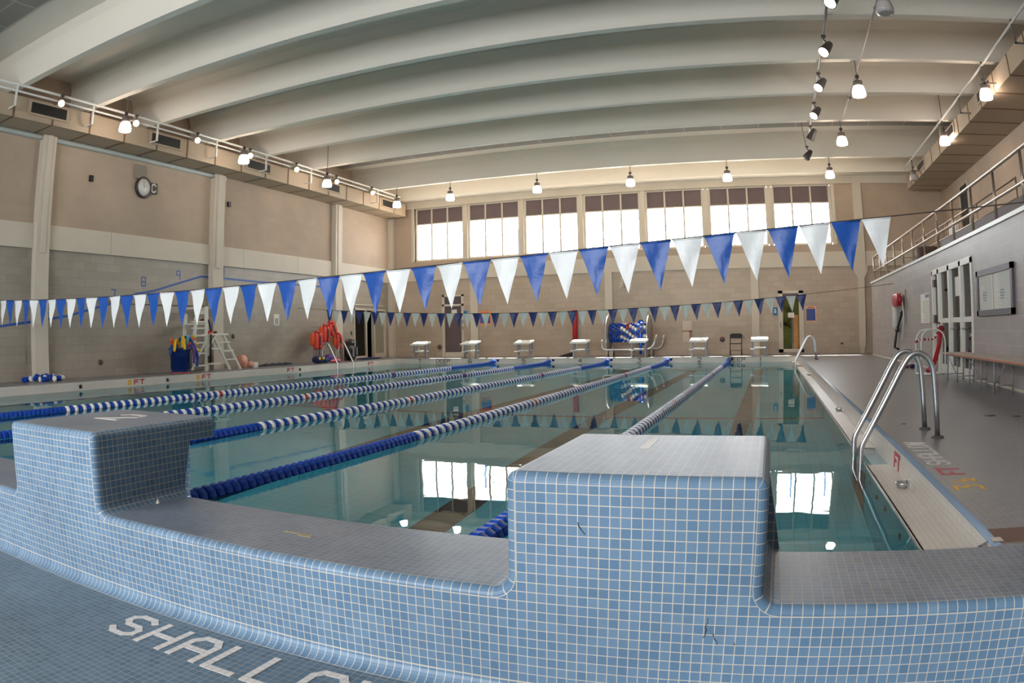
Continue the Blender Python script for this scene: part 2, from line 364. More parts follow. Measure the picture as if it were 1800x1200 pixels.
for i, x in enumerate(FBX):
    g = G(); lettering(g, str(i+1), (x-.03, YP1-.002, -.165), (1, 0, 0), (0, 0, 1), .13, .12, .15, .022, lift=.003)
    part('tile_lettering', g, LETB, pool, 'dark tile number %d below its starting block' % (i+1))
for x in (-12.35, -1.43):
    g = G(); lettering(g, 'DEEP', (x, YP1-.002, -.165), (1, 0, 0), (0, 0, 1), .125, .11, .155, .022, lift=.003)
    part('tile_lettering', g, LETB, pool, 'dark tile letters reading DEEP on the far pool wall')
g = G()
for y in (9.8, 12.65, 18.4): g.lathe([(0, .012), (.045, .012), (.05, 0)], 12, (PX0, y, -.11), 'x')
for i in range(1, 6): g.lathe([(0, -.02), (.05, -.02), (.05, 0)], 12, (-1.42-2.13*(i-1)+.12, YP1, -.08), 'y')
part('rope_anchor', g, BLACK, pool)
# water
m = bpy.data.materials.new('pool_water'); m.use_nodes = True; k = NT(m); k.n.remove(k.b); out = k.n['Material Output']
gl = k.new('ShaderNodeBsdfRefraction'); gl.inputs['Color'].default_value = (.50, .93, 1.0, 1); gl.inputs['Roughness'].default_value = 0; gl.inputs['IOR'].default_value = 1.333
tc = k.new('ShaderNodeTexCoord'); n1 = k.new('ShaderNodeTexNoise'); n1.inputs['Scale'].default_value = 1.1; n1.inputs['Detail'].default_value = 3
n2 = k.new('ShaderNodeTexNoise'); n2.inputs['Scale'].default_value = 7; n2.inputs['Detail'].default_value = 1
ad = k.new('ShaderNodeMath', operation='MULTIPLY_ADD'); ad.inputs[1].default_value = .03
bp = k.new('ShaderNodeBump'); bp.inputs['Strength'].default_value = 1; bp.inputs['Distance'].default_value = .0028
k.link(tc.outputs['Object'], n1.inputs['Vector']); k.link(tc.outputs['Object'], n2.inputs['Vector']); k.link(n2.outputs['Fac'], ad.inputs[0]); k.link(n1.outputs['Fac'], ad.inputs[2])
k.link(ad.outputs[0], bp.inputs['Height']); k.link(bp.outputs['Normal'], gl.inputs['Normal'])
gs = k.new('ShaderNodeBsdfGlossy'); gs.inputs['Roughness'].default_value = 0; fr = k.new('ShaderNodeFresnel'); fr.inputs[0].default_value = 1.333; ms = k.new('ShaderNodeMixShader')
k.link(bp.outputs['Normal'], gs.inputs['Normal']); k.link(bp.outputs['Normal'], fr.inputs['Normal']); k.link(fr.outputs[0], ms.inputs[0]); k.link(gl.outputs[0], ms.inputs[1]); k.link(gs.outputs[0], ms.inputs[2]); k.link(ms.outputs[0], out.inputs[0])
g = G(); g.face([(PX0, YP0, WZ), (1.0, YP0, WZ), (1.0, YP1, WZ), (PX0, YP1, WZ)])
water = struct('water', g, m)
water['label'] = 'still turquoise water filling the swimming pool'; water['category'] = 'water'; water['kind'] = 'stuff'

# parapet at the shallow end
BLOCKS = [(-.854, .007), (-3.968, -3.05)]
def par_prof(bull):
    P = []; r = .0555
    for i in range(7): a = PI/2*i/6; P.append((2.21-r+r*math.sin(a), FL+r-r*math.cos(a), -.3195-T+T*i/6, 0))
    P.append((2.21, -.035, 0, 0))
    if bull:
        for i in range(1, 7): a = PI/2*i/6; P.append((2.245-.035*math.cos(a), -.035+.035*math.sin(a), T*i/6, 0))
        P.append((2.815, 0, T+.57, 1))
        for i in range(1, 5): a = PI/2*i/4; P.append((2.815+.035*math.sin(a), -.035+.035*math.cos(a), T+.57+T*i/4, 0))
        P.append((2.85, -.45, 2*T+.57+.415, 0))
    return P
def extrude(g, P, x0, x1):
    for p, q in zip(P, P[1:]):
        sm = abs(p[2]-q[2]) < T*.5
        g.face([(x0, p[0], p[1]), (x1, p[0], p[1]), (x1, q[0], q[1]), (x0, q[0], q[1])], q[3], sm, [(x0, p[2]), (x1, p[2]), (x1, q[2]), (x0, q[2])])
g = G(); cuts = [XL-.1]; c = .0555
for b in sorted(BLOCKS): cuts += [b[0]-c, b[1]+c]
cuts += [3.7]
for i, (a, b) in enumerate(zip(cuts, cuts[1:])):
    extrude(g, par_prof(i % 2 == 0), a, b)
    if i % 2:   # flat top under the block, back edge of the wall
        g.face([(a, 2.245, 0), (b, 2.245, 0), (b, 2.85, 0), (a, 2.85, 0)], 1); g.face([(a, 2.85, 0), (b, 2.85, 0), (b, 2.85, -.45), (a, 2.85, -.45)], 0)
parapet = struct('wall_parapet', g, [TILE, TILE_TOP])
g = G()
for x, y, w, d in ((-4.35, 2.47, .16, .05), (-4.15, 2.55, .2, .03), (-2.05, 2.52, .12, .02), (-1.95, 2.5, .07, .03)): g.box(x, x+w, y, y+d, 0, .0015)
part('worn_yellow_marking', g, mat('faded_yellow_paint', (158, 146, 112), .6, var=.25, scale=40), parapet, 'faded yellow paint marks on top of the parapet')
g = G()
random.seed(3)
for (px, pz, n) in ((-.165, -.045, 9), (-.145, -.10, 5), (-.075, -.13, 2)):
    x_, z_ = px, pz
    for q in range(n):
        nx, nz = x_+random.uniform(-.006, .008), z_-random.uniform(.003, .011); g.bar((x_, 2.2095, z_), (nx, 2.2095, nz), random.uniform(.0012, .004), .001, up=(0, 1, 0)); x_, z_ = nx, nz
part('chipped_grout', g, DARK, parapet)
chip = G(); x_, z_ = -.603, .262
for q in range(5):
    nx, nz = x_+random.uniform(-.006, .008), z_-random.uniform(.003, .011); chip.bar((x_, 2.2095, z_), (nx, 2.2095, nz), random.uniform(.0012, .004), .001, up=(0, 1, 0)); x_, z_ = nx, nz
def block(bx0, bx1, num, lab):
    r, h, yb, yl = .035, .42, 3.14, 2.93
    O = []   # x, z, inward normal, ring uv, back y, material of following segment
    for i in range(6): a = PI/2*i/5; O.append((bx0-c+c*math.sin(a), c-c*math.cos(a), (math.sin(a), -math.cos(a)), 2.85, 0))
    O += [(bx0, .30, (1, 0), yl, 0), (bx0, .30, (1, 0), yb, 0), (bx0, h-r, (1, 0), yb, 0)]
    for i in range(1, 6): a = PI/2*i/5; O.append((bx0+r-r*math.cos(a), h-r+r*math.sin(a), (math.cos(a), -math.sin(a)), yb, 1 if i == 5 else 0))
    half = list(O); mid = (bx0+bx1)/2
    for x, z, n, y, mm in reversed(half): O.append((2*mid-x, z, (-n[0], n[1]), y, 0))
    s_ = [0]
    for p, q in zip(O, O[1:]):
        d = math.hypot(p[0]-q[0], p[1]-q[1]); s_.append(s_[-1]+d)
    g = G(); K = 5
    def ring(th): return [(x+n[0]*r*(1-math.cos(th)), 2.245-r*math.sin(th), z+n[1]*r*(1-math.cos(th))) for x, z, n, y, mm in O]
    rings = [ring(PI/2*i/K) for i in range(K+1)]
    for i in range(len(O)-1):
        mi = O[i][4]
        top = mi == 1
        for a in range(K):   # rounded front edge, one tile deep
            p, q = rings[a], rings[a+1]; v0, v1 = -T*a/K, -T*(a+1)/K
            uu = (O[i][0], O[i+1][0]) if top else (s_[i], s_[i+1])
            g.face([p[i], p[i+1], q[i+1], q[i]], 0, True, [(uu[0], v0), (uu[1], v0), (uu[1], v1), (uu[0], v1)])
        p = rings[0]; y0, y1 = O[i][3], O[i+1][3]
        if O[i][1] < .06: y0 = 2.85+.08*O[i][1]/.3
        if O[i+1][1] < .06: y1 = 2.85+.08*O[i+1][1]/.3
        if top: uv = [(O[i][0], 2.245), (O[i][0], y0), (O[i+1][0], y1), (O[i+1][0], 2.245)]
        else: uv = [(y, s) for y, s in ((2.245, s_[i]), (y0, s_[i]), (y1, s_[i+1]), (2.245, s_[i+1]))]
        g.face([p[i], (O[i][0], y0, O[i][1]), (O[i+1][0], y1, O[i+1][1]), p[i+1]], mi, not top and (O[i][1] > h-r-.001 or O[i][1] < .06), uv)
    f = rings[K]; g.face(list(f)+[], 0, False, [(x, z+.035) for x, y, z in f])
    up = [(o[0], yb, o[1]) for o in O if o[1] >= .30 and o[3] == yb]; g.face(up[::-1], 0, False, [(x, z) for x, y, z in up[::-1]])
    g.face([(bx0, yl, .30), (bx1, yl, .30), (bx1, yb, .30), (bx0, yb, .30)], 0); g.face([(bx1+c, 2.85, 0), (bx1, yl, .3), (bx0, yl, .3), (bx0-c, 2.85, 0)], 0)
    t = thing('starting_block', lab, 'starting block', (mid, 2.6, 0), 'tiled starting blocks on the parapet')
    part('tiled_body', g, [TILE, TILE_TOP], t)
    g = G()
    if num == 1: part('chipped_grout', chip, DARK, t)
    if num == 1: g.hexa([(-.505, 2.76, .42), (-.465, 2.76, .42), (-.465, 3.02, .42), (-.505, 3.02, .42)]+[(-.505, 2.76, .4215), (-.465, 2.76, .4215), (-.465, 3.02, .4215), (-.505, 3.02, .4215)])
    else: lettering(g, '2', (mid-.12, 2.68, .42), (1, 0, 0), (0, 1, 0), .26, .2, .3, .036, lift=.0015)
    part('inlaid_number', g, LETW, t, 'pale number %d set in the top' % num)
block(*BLOCKS[0], 1, 'square blue tiled starting block at front right with number 1 on top')
block(*BLOCKS[1], 2, 'blue tiled starting block at front left with number 2 on top')

# walls
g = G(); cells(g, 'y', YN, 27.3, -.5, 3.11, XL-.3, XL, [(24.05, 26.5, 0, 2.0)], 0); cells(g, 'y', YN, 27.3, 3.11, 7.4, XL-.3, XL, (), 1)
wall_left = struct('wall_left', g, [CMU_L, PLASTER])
g = G(); g.box(XL, XL+.06, YN, YF, 3.11, 3.70)
for y in (5.2, 11.9, 17.4, 20.3): g.box(XL+.058, XL+.062, y, y+.015, 3.11, 3.70, 1)
struct('trim_1', g, [CONC, CMU_L])
for i, (a, b) in enumerate(((2.85, 3.28), (9.36, 9.77), (15.83, 16.30), (22.50, 22.94), (26.75, 27.0))):
    g = G(); g.box(XL, XL+.20, a, b, 0, 5.86); g.box(XL+.19, XL+.23, a+.13, b-.13, 3.0, 5.86)
    struct('trim_%d' % (i+2), g, CONC)
g = G(); P = [(7.0, 1.2), (8.43, 1.28), (9.46, 1.39), (10.54, 1.53), (12.09, 1.88), (12.92, 2.145), (13.57, 2.244), (15.5, 2.735), (15.83, 2.737)]
def strip(P):
    for (a, b), (c_, d) in zip(P, P[1:]): g.hexa([(XL, a, b-.03), (XL+.003, a, b-.03), (XL+.003, c_, d-.03), (XL, c_, d-.03), (XL, a, b+.03), (XL+.003, a, b+.03), (XL+.003, c_, d+.03), (XL, c_, d+.03)])
strip(P); strip([(16.3, 2.735), (18.1, 2.715), (22.5, 2.73)])
part('painted_depth_line', g, BLUETAPE, wall_left, 'blue painted line rising along the left wall')
for t_, y, z in (('8', 13.10, 2.36), ('9', 14.47, 2.60), ('10', 16.22, 2.82), ('7', 12.0, 1.98), ('6', 10.9, 1.62), ('5', 9.85, 1.45)):
    g = G(); lettering(g, t_, (XL+.001, y, z), (0, 1, 0), (0, 0, 1), .24, .15, .17, .028, lift=.003); part('painted_number', g, BLUETAPE, wall_left, 'blue painted depth number %s on the left wall' % t_)
# far wall
D1, D2 = (-13.02, -12.06, 0, 2.52), (.36, 1.31, .06, 2.30)
WB = [(-14.22+2.425*i, -14.22+2.425*i+2.17) for i in range(7)]
g = G(); cells(g, 'x', XL-.3, XR+.3, -.5, 3.16, YF, YF+.3, [D1, D2], 0); cells(g, 'x', XL-.3, XR+.3, 3.70, 3.97, YF, YF+.3, (), 1)
cells(g, 'x', XL-.3, XR+.3, 3.97, 6.22, YF, YF+.3, [(WB[0][0]-.06, WB[6][1]+.06, 3.97, 6.22)], 1); cells(g, 'x', XL-.3, XR+.3, 6.22, 7.4, YF-.06, YF+.3, (), 2); cells(g, 'x', XL-.3, XR+.3, 3.16, 3.7, YF, YF+.3, (), 2)
wall_far = struct('wall_far', g, [CMU, PLASTER, CONC])
g = G(); g.box(XL, 3.4, YF-.05, YF, 3.16, 3.70); g.box(3.78, XR, YF-.05, YF, 3.16, 3.70); struct('trim_7', g, CONC)
for i, (a, b) in enumerate(((-11.72, -11.40), (-6.18, -5.90), (-.645, -.36))):
    g = G(); g.box(a, b, YF-.10, YF, 0, 3.16); struct('trim_%d' % (i+8), g, CONC)
g = G(); g.box(3.42, 3.66, YF-.16, YF, .22, 2.72)
for s_ in (0,): g.hexa([(3.42, YF-.16, 2.72), (3.66, YF-.16, 2.72), (3.66, YF, 2.72), (3.42, YF, 2.72), (3.28, YF-.16, 2.95), (3.80, YF-.16, 2.95), (3.80, YF, 2.95), (3.28, YF, 2.95)])
g.box(3.28, 3.80, YF-.16, YF, 2.95, 3.16); g.box(3.40, 3.74, YF-.10, YF, 3.16, 6.22); g.box(3.46, 3.62, YF-.1, YF, 0, .22)
struct('trim_11', g, CONC)
for i, (a, b) in enumerate(WB):
    g = G(); w = (b-a)/3
    g.box(a-.02, b+.02, YF+.04, YF+.16, 3.97, 4.04); g.box(a-.02, b+.02, YF+.05, YF+.15, 6.16, 6.22)
    for j in range(4): x = a+w*j; g.box(x-(.045 if j in (0, 3) else .032), x+(.045 if j in (0, 3) else .032), YF+.05, YF+.15, 4.04, 6.16)
    g.box(a, b, YF+.06, YF+.14, 5.52, 5.56)
    win = struct('window_%d' % (i+1), g, CONC)
    g = G()
    for j in range(3): g.box(a+w*j+.03, a+w*(j+1)-.03, YF+.085, YF+.10, 5.56, 6.16)
    part('roller_shade', g, SHADE, win)
    for j in range(3):
        g = G(); g.face([(a+w*j+.03, YF+.10, 4.04), (a+w*(j+1)-.03, YF+.10, 4.04), (a+w*(j+1)-.03, YF+.10, 5.54), (a+w*j+.03, YF+.10, 5.54)]); part('pane', g, GLASS, win)
    if i < 6: g = G(); g.box(b+.045, a+2.425-.045, YF-.02, YF+.3, 3.97, 6.22); struct('trim_%d' % (12+i), g, CONC)
g = G(); g.box(WB[0][0]-.2, WB[0][0]-.06, YF-.03, YF+.2, 3.97, 6.22); g.box(WB[6][1]+.06, WB[6][1]+.2, YF-.03, YF+.2, 3.97, 6.22); struct('trim_18', g, CONC)
# right side: low block wall with the gallery above it, upper wall, end wall behind the camera
RX, RT, RE = 3.65, 2.44, 24.95
DR = (12.25, 15.45, 0, 2.05)
g = G(); cells(g, 'y', YN, RE, -.5, RT-.06, RX, RX+.2, [DR], 0); g.box(RX+.2, XR, RE-.2, RE, 0, RT-.06, 0)
wall_right = struct('wall_right', g, CMU_R)
g = G(); g.box(RX-.03, RX+.22, YN, RE+.03, RT-.06, RT); struct('trim_19', g, WHITE)
g = G(); g.box(RX-.012, RX, YN, 12.2, 0, .035); g.box(RX-.012, RX, 15.5, RE, 0, .035); struct('baseboard_right', g, CONC)
g = G(); g.box(RX+.22, XR, YN, RE, RT-.3, RT-.02); struct('floor_gallery', g, BLEACH)
g = G(); cells(g, 'y', YN, 27.3, -.5, 7.4, XR, XR+.3, (), 0); struct('wall_gallery', g, PLASTER)
g = G(); cells(g, 'x', XL-.3, XR+.3, -.6, 7.4, YN-.3, YN, [(-10.5, -1.5, 1.2, 5.4)], 0)
for x in (-7.5, -4.5): g.box(x-.06, x+.06, YN-.2, YN-.1, 1.2, 5.4)
g.box(-10.5, -1.5, YN-.2, YN-.1, 3.25, 3.35); struct('wall_near', g, PLASTER)
# ceiling, beams
g = G(); g.box(XL-.3, XR+.3, YN-.3, 27.3, 7.40, 7.55); ceiling = struct('ceiling', g, WHITE_BEAM)
g = G(); g.box(XL, XR, 20.75, 23.1, 7.36, 7.41); part('acoustic_panels', g, PANEL, ceiling)
g = G(); g.box(XL, XR, 4.6, 6.75, 7.36, 7.41); part('acoustic_panels', g, PANEL, ceiling)
BY = [-.8, 1.5, 3.6, 7.95, 10.30, 12.55, 14.90, 17.20, 19.60, 24.02]
for i, y in enumerate(BY):
    g = G(); z0 = 6.52
    for (ya, za, yb_, zb_) in ((-.09, z0, -.09, z0+.02),): pass
    pr = [(-.10, z0), (.08, z0), (.11, 7.2), (.2, 7.41), (-.22, 7.41), (-.13, 7.2)]
    for (a, b), (c_, d) in zip(pr, pr[1:]+pr[:1]): g.face([(XL, y+a, b), (XR, y+a, b), (XR, y+c_, d), (XL, y+c_, d)][::-1])
    struct('trim_beam_%d' % (i+1), g, WHITE_BEAM)
g = G(); g.box(XL, XR, 26.33, YF-.06, 6.52, 7.41); struct('trim_beam_11', g, WHITE_BEAM)
# ------------------------------------------------------------------ doors
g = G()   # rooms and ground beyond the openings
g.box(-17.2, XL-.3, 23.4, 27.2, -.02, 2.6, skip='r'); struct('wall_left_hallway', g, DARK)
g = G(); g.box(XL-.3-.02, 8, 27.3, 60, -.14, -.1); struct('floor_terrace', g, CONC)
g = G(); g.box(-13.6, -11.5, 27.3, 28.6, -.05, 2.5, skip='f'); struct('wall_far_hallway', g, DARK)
g = G()
for a, b in ((24.05, 24.11), (24.93, 25.0), (25.55, 25.63), (26.43, 26.5)): g.box(XL-.12, XL+.02, a, b, 0, 2.0)
g.box(XL-.12, XL+.02, 24.05, 26.5, 1.93, 2.0); g.box(XL-.1, XL, 24.1, 24.95, 0, .12); g.box(XL-.1, XL, 25.63, 26.43, 0, .2)
d = struct('door_1', g, CONC)
g = G(); g.box(XL-.06, XL-.05, 24.1, 24.95, .12, 1.93); part('glass_panel', g, GLASSG, d)
g = G(); g.box(XL-.06, XL-.05, 25.63, 26.43, .2, 1.93); part('glass_panel', g, mat('pale_green_glass', (150, 146, 132), .3), d, 'pale translucent panel')
g = G(); g.box(XL, XL+.03, 23.8, 23.86, .95, 1.1); part('switch_plate', g, DARKFIX, d)
g = G(); g.box(XL, XL+.03, 24.0, 26.3, 2.12, 2.16); part('lintel', g, CONC, d)
g = G()
x0, x1 = D1[0], D1[1]
for a, b in ((x0-.0, x0+.10), (x1-.10, x1)): g.box(a, b, YF-.02, YF+.12, 0, 2.52)
g.box(x0, x1, YF-.02, YF+.12, 2.45, 2.52); g.box(x0, x1, YF-.02, YF+.12, 2.06, 2.14)
d = struct('door_2', g, CONC)
g = G(); g.box(x0+.1, x1-.1, YF+.04, YF+.09, .18, 2.06); g.box(x0+.1, x1-.1, YF+.04, YF+.09, 2.14, 2.45); part('door_leaf', g, mat('dark_plum_glazing', (92, 78, 80), .25), d)
g = G(); g.box(x0+.1, x1-.1, YF+.02, YF+.1, 0, .18); part('threshold', g, CONC, d)
g = G(); g.box(-12.62, -12.38, YF+.03, YF+.04, 1.70, 1.92); part('paper_notice', g, PAPER, d)
g = G(); g.box(x1-.11, x1-.02, YF-.05, YF, 1.35, 1.5); g.box(x1-.11, x1-.02, YF-.05, YF, 1.1, 1.22); part('lock', g, GREYM, d)
g = G(); x0, x1 = D2[0], D2[1]
for a, b in ((x0, x0+.17), (x1-.17, x1)): g.box(a, b, YF-.03, YF+.10, .06, 2.3)
g.box(x0, x1, YF-.03, YF+.10, 2.20, 2.30); g.box(x0, x1, YF-.03, YF+.10, .06, .18)
d = struct('door_3', g, CONC)
g = G(); g.box(x0+.17, x1-.17, YF+.02, YF+.03, .18, 2.2); part('pane', g, glass_pane('dark_door_glass', (.20, .19, .15)), d)
g = G(); g.box(.72, .95, YF, YF+.012, 1.32, 1.5); part('paper_notice', g, PAPER, d)
g = G(); g.box(x0+.05, x0+.10, YF-.07, YF-.03, .95, 1.15); part('door_handle', g, GREYM, d)
g = G(); g.box(x0+.19, x1-.19, YF-.02, YF+.02, 2.06, 2.2); part('door_closer', g, SHADE, d)
g = G()
for a, b in ((15.38, 15.47), (14.78, 14.92), (13.88, 14.02), (12.98, 13.12), (12.23, 12.32)): g.box(RX-.02, RX+.12, a, b, 0, 2.05)
g.box(RX-.02, RX+.12, 12.23, 15.47, 1.96, 2.07)
for a, b in ((12.3, 13.0), (13.1, 13.9), (14.0, 14.8)): g.box(RX, RX+.08, a, b, .97, 1.06); g.box(RX, RX+.08, a, b, 0, .16)
d = struct('door_4', g, WHITE)
g = G(); g.box(RX+.03, RX+.07, 14.92, 15.05, .0, 1.96); g.box(RX+.03, RX+.07, 15.05, 15.38, .0, .2); part('side_leaf', g, GREYM, d)
g = G(); g.box(RX+.05, RX+.055, 15.05, 15.38, .2, 1.96); part('pane', g, GLASSG, d)
for a, b in ((12.32, 12.98), (13.12, 13.88), (14.02, 14.78)):
    g = G(); g.box(RX+.045, RX+.05, a, b, .16, .97); g.box(RX+.045, RX+.05, a, b, 1.06, 1.96); part('pane', g, GLASSG, d)
g = G(); g.box(RX+.03, RX+.04, 13.3, 13.6, 1.45, 1.8); part('paper_notice', g, PAPER, d)
g = G(); g.box(RX-.03, RX+.05, 15.2, 15.36, 1.72, 1.86); g.box(RX-.03, RX+.05, 15.2, 15.36, .98, 1.14); part('hinge', g, DARKFIX, d)
g = G()
for y in (12.6, 13.4): g.tube([(RX-.0, y, .86), (RX-.06, y, .86), (RX-.06, y+.3, .86), (RX, y+.3, .86)], .012, 6)
part('door_handle', g, GREYM, d)
g = G(); g.box(XR-.04, XR, 23.2, 24.15, RT, 5.5); g.box(XR-.05, XR, 23.12, 23.2, RT, 5.6, 1); g.box(XR-.05, XR, 24.15, 24.23, RT, 5.6, 1); struct('door_5', g, [BLACK, CONC])
hl = bpy.data.lights.new('hallway_lamp', 'POINT'); hl.energy = 130; hl.shadow_soft_size = .3; hl.color = (1, .95, .88); ho = bpy.data.objects.new('hallway_lamp', hl); COL.objects.link(ho); ho.location = (5.6, 13.8, 1.95)
# terrace beyond the glass
g = G(); g.box(1.06, 1.26, 31, 31.3, -.1, 1.5); single('brick_pier', g, mat('orange_brick', (190, 146, 116), .8, var=.2), 'orange brick pier seen through the far right glass door', 'pier')
g = G()
for i in range(26): g.blob((random.uniform(-.6, 2.6), random.uniform(34.5, 35.6), .45 if i < 8 else random.uniform(.4, 2.6)), [.6 if i < 8 else random.uniform(.4, .8)]*3, jit=.18)
single('hedge', g, mat('hedge_green', (86, 96, 50), .8, var=.4, scale=3, bump=1), 'green hedge seen through the far right glass door', 'hedge')
POSTB = mat('pale_blue_post', (96, 122, 176), .5)
xs = [-12.05, -10.35, -8.8, -7.12, -5.6, -3.95, -1.25, .95, 2.35]
fp = thing('terrace_fence', 'blue posted cable fence on the terrace seen through the far windows', 'fence', (-4.8, 29, -.1))
for x in xs: g = G(); g.box(x-.035, x+.035, 28.96, 29.04, -.1, 5.32); part('post', g, POSTB, fp)
g = G()
for z in (4.75, 5.15): g.tube([(-14.5, 29, z), (3, 29, z)], .008, 5)
part('cable', g, POSTB, fp)

# ------------------------------------------------------------------ ducts, pipes, lamps
def duct(lab, x0, x1, y1, z0, z1, face, vents, nm):
    t = thing('air_duct', lab, 'duct', ((x0+x1)/2, 10, z0))
    g = G(); g.box(x0, x1, YN, y1, z0, z1); part('duct_body', g, DUCT, t)
    xf = x1 if face > 0 else x0
    y = YN+.9
    while y < y1-.2:
        g = G(); g.box(min(xf, xf+face*.012), max(xf, xf+face*.012), y, y+.045, z0-.004, z1+.004); g.box(x0+.01, x1-.01, y, y+.03+.05*random.random(), z0-.006, z0)
        y += 1.18
        part('joint_seam', g, SEAM, t)
    for v in vents:
        q = part('vent', G().box(min(xf, xf+face*.03), max(xf, xf+face*.03), v-.62, v+.62, z0+.13, z1-.03), DUCT, t)
        g = G(); a = xf+face*.031; g.box(min(a, a+face*.004), max(a, a+face*.004), v-.54, v+.54, z0+.18, z1-.08)
        part('vent_grille', g, BLACK, q)
duct('long tan air duct along the left wall with dark vents', XL, -14.5, 26.6, 5.87, 6.38, 1, (4.9, 8.93, 12.94, 16.99, 21.0, 25.2), 'l')
duct('long tan air duct above the gallery on the right', 5.51, XR, 26.4, 5.87, 6.33, -1, (11.9, 15.76, 19.5, 23.7), 'r')
g = G(); g.tube([(XL+.09, YN, 5.80), (XL+.09, 16.4, 5.80)], .065, 10)
single('water_pipe', g, mat('grey_blue_pipe', (176, 186, 182), .5), 'grey pipe running along the top of the left wall under the duct', 'pipe')
t = thing('light_rail', 'double white pipe rail carrying spotlights beside the left duct', 'rail', (-14.2, 10, 6.3))
for z, r in ((6.51, .032), (6.36, .026)):
    g = G(); g.tube([(-14.2, YN+.2, z), (-14.2, 25.6, z)], r, 8); part('pipe', g, WHITE, t)
for y in (4.2, 7.75, 10.1, 12.35, 14.7, 17.0, 19.4, 23.8):
    g = G(); g.box(-14.225, -14.175, y-.02, y+.02, 6.0, 6.54); g.box(-14.5, -14.2, y-.02, y+.02, 6.0, 6.03); part('bracket', g, WHITE, t)
t = thing('light_rail', 'pale pipe rail beside the right duct above the gallery', 'rail', (5.2, 14, 6.3))
g = G(); g.tube([(5.22, 6, 6.42), (5.22, 25.4, 6.42)], .028, 8); part('pipe', g, WHITE, t)
for y in (12.4, 14.8, 17.1, 19.5, 23.9): g = G(); g.box(5.2, 5.24, y-.02, y+.02, 6.0, 6.5); g.box(5.2, 5.51, y-.02, y+.02, 6.0, 6.03); part('bracket', g, FIXT, t)
t = thing('spotlight_track', 'grey ceiling track carrying the row of dark spotlights', 'track', (1.48, 14, 6.48))
g = G(); g.tube([(1.48, 7, 6.49), (1.48, 20.6, 6.49)], .028, 8); part('pipe', g, FIXT, t)
g = G(); g.tube([(2.42, 7, 6.49), (2.36, 19.4, 6.49)], .018, 6); g.blob((2.41, 12.1, 6.48), (.05, .05, .05)); g.blob((2.38, 17.4, 6.48), (.05, .05, .05))
single('ceiling_conduit', g, FIXT, 'thin grey conduit under the beams right of the spotlight track', 'conduit')
def pendant(x, y, z, top, lab, grp, lit=True):
    t = thing('pendant_lamp', lab, 'lamp', (x, y, z-.12), grp)
    g = G(); g.lathe([(.10, z-.12), (.148, z-.115), (.155, z-.06), (.135, z+.04), (.11, z+.10)], 16, (x, y, 0)); part('lamp_shade', g, LAMPG if lit else CLEARA, t, 'glowing clear shade' if lit else 'unlit clear shade')
    g = G(); g.lathe([(.10, z+.10), (.105, z+.11), (.105, z+.22), (.06, z+.24), (.04, z+.25)], 14, (x, y, 0)); part('housing', g, FIXT, t)
    g = G(); g.blob((x, y, z+.33), (.05, .05, .05)); g.tube([(x, y, z+.24), (x, y, z+.33)], .018, 6); part('hook', g, DARKFIX, t)
    g = G(); g.tube([(x, y, z+.33), (x, y, top)], .012, 6); part('cord', g, FIXT, t)
    return t
ORD = ['first', 'second', 'third', 'fourth']
for i, x in enumerate((-10.47, -7.33, -4.21, -1.11, 2.16)):
    pendant(x*1.0705, 24.0, 5.95, 6.52, ['lit pendant lamp before the far windows, leftmost of the row', 'lit pendant lamp before the far windows, second from left', 'lit pendant lamp before the far windows, middle of five', 'lit pendant lamp before the far windows, second from right', 'lit pendant lamp before the far windows, rightmost of the row'][i], 'pendant lamps in front of the far windows')
for i, (y, lit) in enumerate(((19.6, 1), (14.93, 1), (10.66, 0))):
    pendant(2.32 if i < 1 else 2.27, y, (5.95, 5.83, 5.84)[i], (6.52, 6.52, 7.4)[i], ['lit pendant lamp right of the spotlight track, farther one', 'lit pendant lamp right of the spotlight track, nearer one', 'unlit clear pendant lamp at the top edge of the photo'][i], 'pendant lamps right of the track', lit)
for i, (y, lit) in enumerate(((14.9, 1), (19.3, 1), (24.0, 0))):
    pendant((5.24, 5.28, 5.26)[i], y, (5.80, 5.88, 5.83)[i], (6.52, 7.42, 6.52)[i], ['lit pendant lamp beside the right duct, nearer one', 'lit pendant lamp beside the right duct, farther one', 'unlit clear pendant lamp at the far end of the right duct'][i], 'pendant lamps beside the right duct', lit)
for i, y in enumerate((10.62, 15.1, 19.3, 24.0)):
    pendant(-13.46, y, 5.89, (7.4, 7.4, 7.4, 6.52)[i], ['lit pendant lamp beside the left duct, nearest of four', 'lit pendant lamp beside the left duct, second nearest', 'lit pendant lamp beside the left duct, second farthest', 'lit pendant lamp beside the left duct, farthest of four'][i], 'pendant lamps beside the left duct')
def spot(loc, aim, lens, body, lab, grp, s=1.0):
    d = Vector(aim).normalized(); L = Vector(loc)
    t = thing('spotlight', lab, 'spotlight', loc, grp)
    rot = d.to_track_quat('Z', 'Y').to_matrix()
    def tr(g): g.v = [tuple(rot @ Vector(p)+L) for p in g.v]; return g
    g = G(); g.lathe([(.03*s, -.20*s), (.055*s, -.18*s), (.08*s, -.05*s), (.095*s, .06*s), (.10*s, .075*s)], 14); part('lamp_body', tr(g), body, t)
    g = G(); g.lathe([(0, .092*s), (.05*s, .088*s), (.086*s, .077*s), (.086*s, .07*s)], 14); part('lens', tr(g), lens, t, 'lit lens')
    g = G(); b = L-d*.15*s; g.tube([b, (L.x, L.y, b.z+.08), (L.x, L.y, b.z+.16)], .016, 6); g.lathe([(.05, 0), (.05, .05)], 10, (L.x, L.y, b.z+.12)); part('mount', g, body, t)
